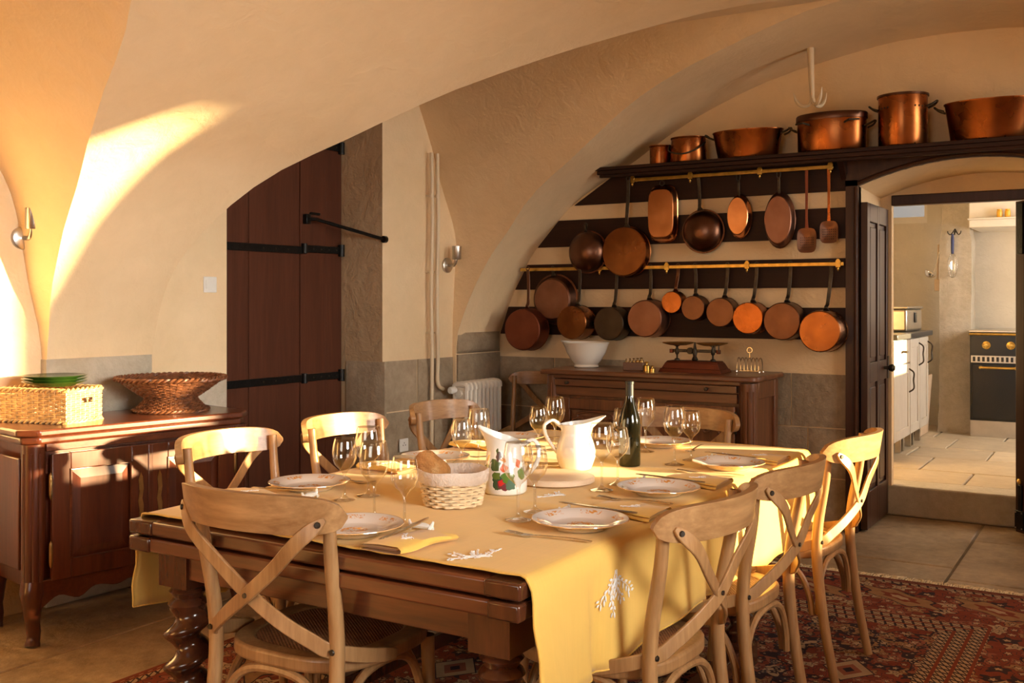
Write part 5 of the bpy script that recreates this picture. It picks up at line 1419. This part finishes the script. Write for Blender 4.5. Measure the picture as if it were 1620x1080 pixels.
for da, z, r, cc_ in [(-.55, .085, .017, (.07, .11, .03)), (-.35, .11, .015, (.10, .06, .05)), (-.5, .125, .012, (.07, .10, .03)), (-.25, .035, .019, (.05, .09, .04)), (-.05, .03, .017, (.16, .03, .04)), (.15, .05, .018, (.10, .19, .03)),
                      (-.12, .10, .010, (.75, .20, .03)), (-.02, .078, .010, (.70, .12, .03)), (.1, .115, .010, (.55, .55, .10)), (-.15, .035, .008, (.60, .02, .02)), (.25, .03, .014, (.08, .15, .10)), (-.4, .055, .012, (.12, .18, .03)),
                      (.9, .06, .016, (.10, .19, .03)), (.8, .09, .012, (.70, .14, .04)), (-1.2, .07, .016, (.08, .13, .03)), (-1.1, .10, .011, (.62, .30, .05))]:
    c = spot(c, onjug(FA+da, z), r, cc_)
nt.links.new(c, bs.inputs['Base Color']); bs.inputs['Roughness'].default_value = .18; bs.inputs['Coat Weight'].default_value = .4; M['painted'] = m
jp2 = [(0, .004), (.055, 0), (.060, .006), (.061, .03), (.058, .06), (.052, .09), (.046, .115), (.044, .135), (.048, .155), (.045, .1555), (.041, .135), (.043, .115), (.055, .05), (.054, .015), (0, .012)]
jug('painted_jug', 'white jug painted with fruit and leaves behind the bread basket', (-1.655, 2.66, TT), math.radians(200), jp2, .030, .018, .09, .014, M['painted'], M['white'],
    [(-.046, 0, .135), (-.08, 0, .150), (-.095, 0, .12), (-.085, 0, .08), (-.058, 0, .05)]).scale = (1.12, 1.12, 1.08)
t = thing('wine_bottle', 'dark green wine bottle standing on the yellow cloth', 'bottle', (-1.545, 3.325, TT))
MB().lathe([(0, .012), (.028, .002), (.036, 0), (.0385, .006), (.0385, .150), (.037, .165), (.031, .19), (.022, .215), (.0165, .235), (.0145, .25)], 32).build('glass_body', M['bottle'], t, ang=60)
MB().lathe([(.0148, .245), (.0145, .29), (.016, .291), (.016, .299), (.013, .301), (0, .301)], 24).build('capsule', M['foil'], t)
lb = MB(); lb.grid(lambda u, w: (.0389*math.cos(-2.6+u*1.5), .0389*math.sin(-2.6+u*1.5), .045+.06*w), 16, 3); lb.build('label', simple('grey_label', (.16, .15, .13), .6, var=.3, vscale=60), t, fix=False)
tag(MB().lathe([(0, 0), (.122, 0), (.128, .004), (.128, .017), (.124, .021), (0, .021)], 48).build('round_board', M['board_wood'], ang=40), 'round pale wooden board between the two white jugs', 'board').location = (-1.615, 2.905, TT)
# bread basket
t = thing('bread_basket', 'pale straw bread basket with linen lining', 'basket', (-1.685, 2.425, TT))
def bk(z): return .078+.020*(z/.10)
w = MB(); NS = 26
for row in range(8):
    z = .006+row*.0088; pts = []
    for i in range(NS*2):
        a = 2*PI*i/(NS*2); r = bk(z)+.004*(1 if (i//2+row) % 2 else -1); pts.append((r*math.cos(a), r*math.sin(a), z))
    w.tube(pts, .0043, 5, closed=True)
w.build('weave', M['straw'], t)
MB().lathe([(0, .002), (.074, .002), (.074, .008), (0, .008)], 32).build('base', M['straw'], t)
MB().lathe([(.070, .008), (.086, .066), (.084, .066), (.068, .008)], 40).build('stakes', M['wicker_dark'], t)  # dark sheet behind the weave, its colour stands in for shade in the gaps
def lin(r, z, a, k): return r+.0012*math.sin(a*23+z*300)+.0008*math.sin(a*41), z+.0015*math.sin(a*5)
MB().lathe([(.097, .066), (.1, .069), (.103, .088), (.104, .100), (.101, .104), (.096, .102), (.088, .08), (.066, .03), (0, .02)], 72, mod=lin).build('lining', M['linen'], t, ang=60)
def roll(L):
    def fn(u, w):
        a = 2*PI*u; r = .041*max(0, math.sin(PI*w))**.42; z = (w-.5)*L
        p = Vector((r*math.cos(a), r*math.sin(a)*.86, z))
        k = 1+.10*noise.noise(p*28)+.06*noise.noise(p*70)-.10*max(0, math.cos(a-1.2))**6*abs(math.sin(w*16))
        return (p.x*k, p.y*k, z+.006*noise.noise(p*40))
    return MB().grid(fn, 40, 30, True)
o = roll(.125).build('bread_roll', M['bread'], ang=80)
o.location = (-1.745, 2.41, TT+.098); o.rotation_euler = (.2, math.radians(-42), .45); tag(o, 'crusty bread roll sticking out of the straw basket', 'bread')
o = roll(.11).build('bread_roll', M['bread'], ang=80)
o.location = (-1.655, 2.435, TT+.056); o.rotation_euler = (PI/2, 0, .9); tag(o, 'bread roll lying low inside the straw basket', 'bread')
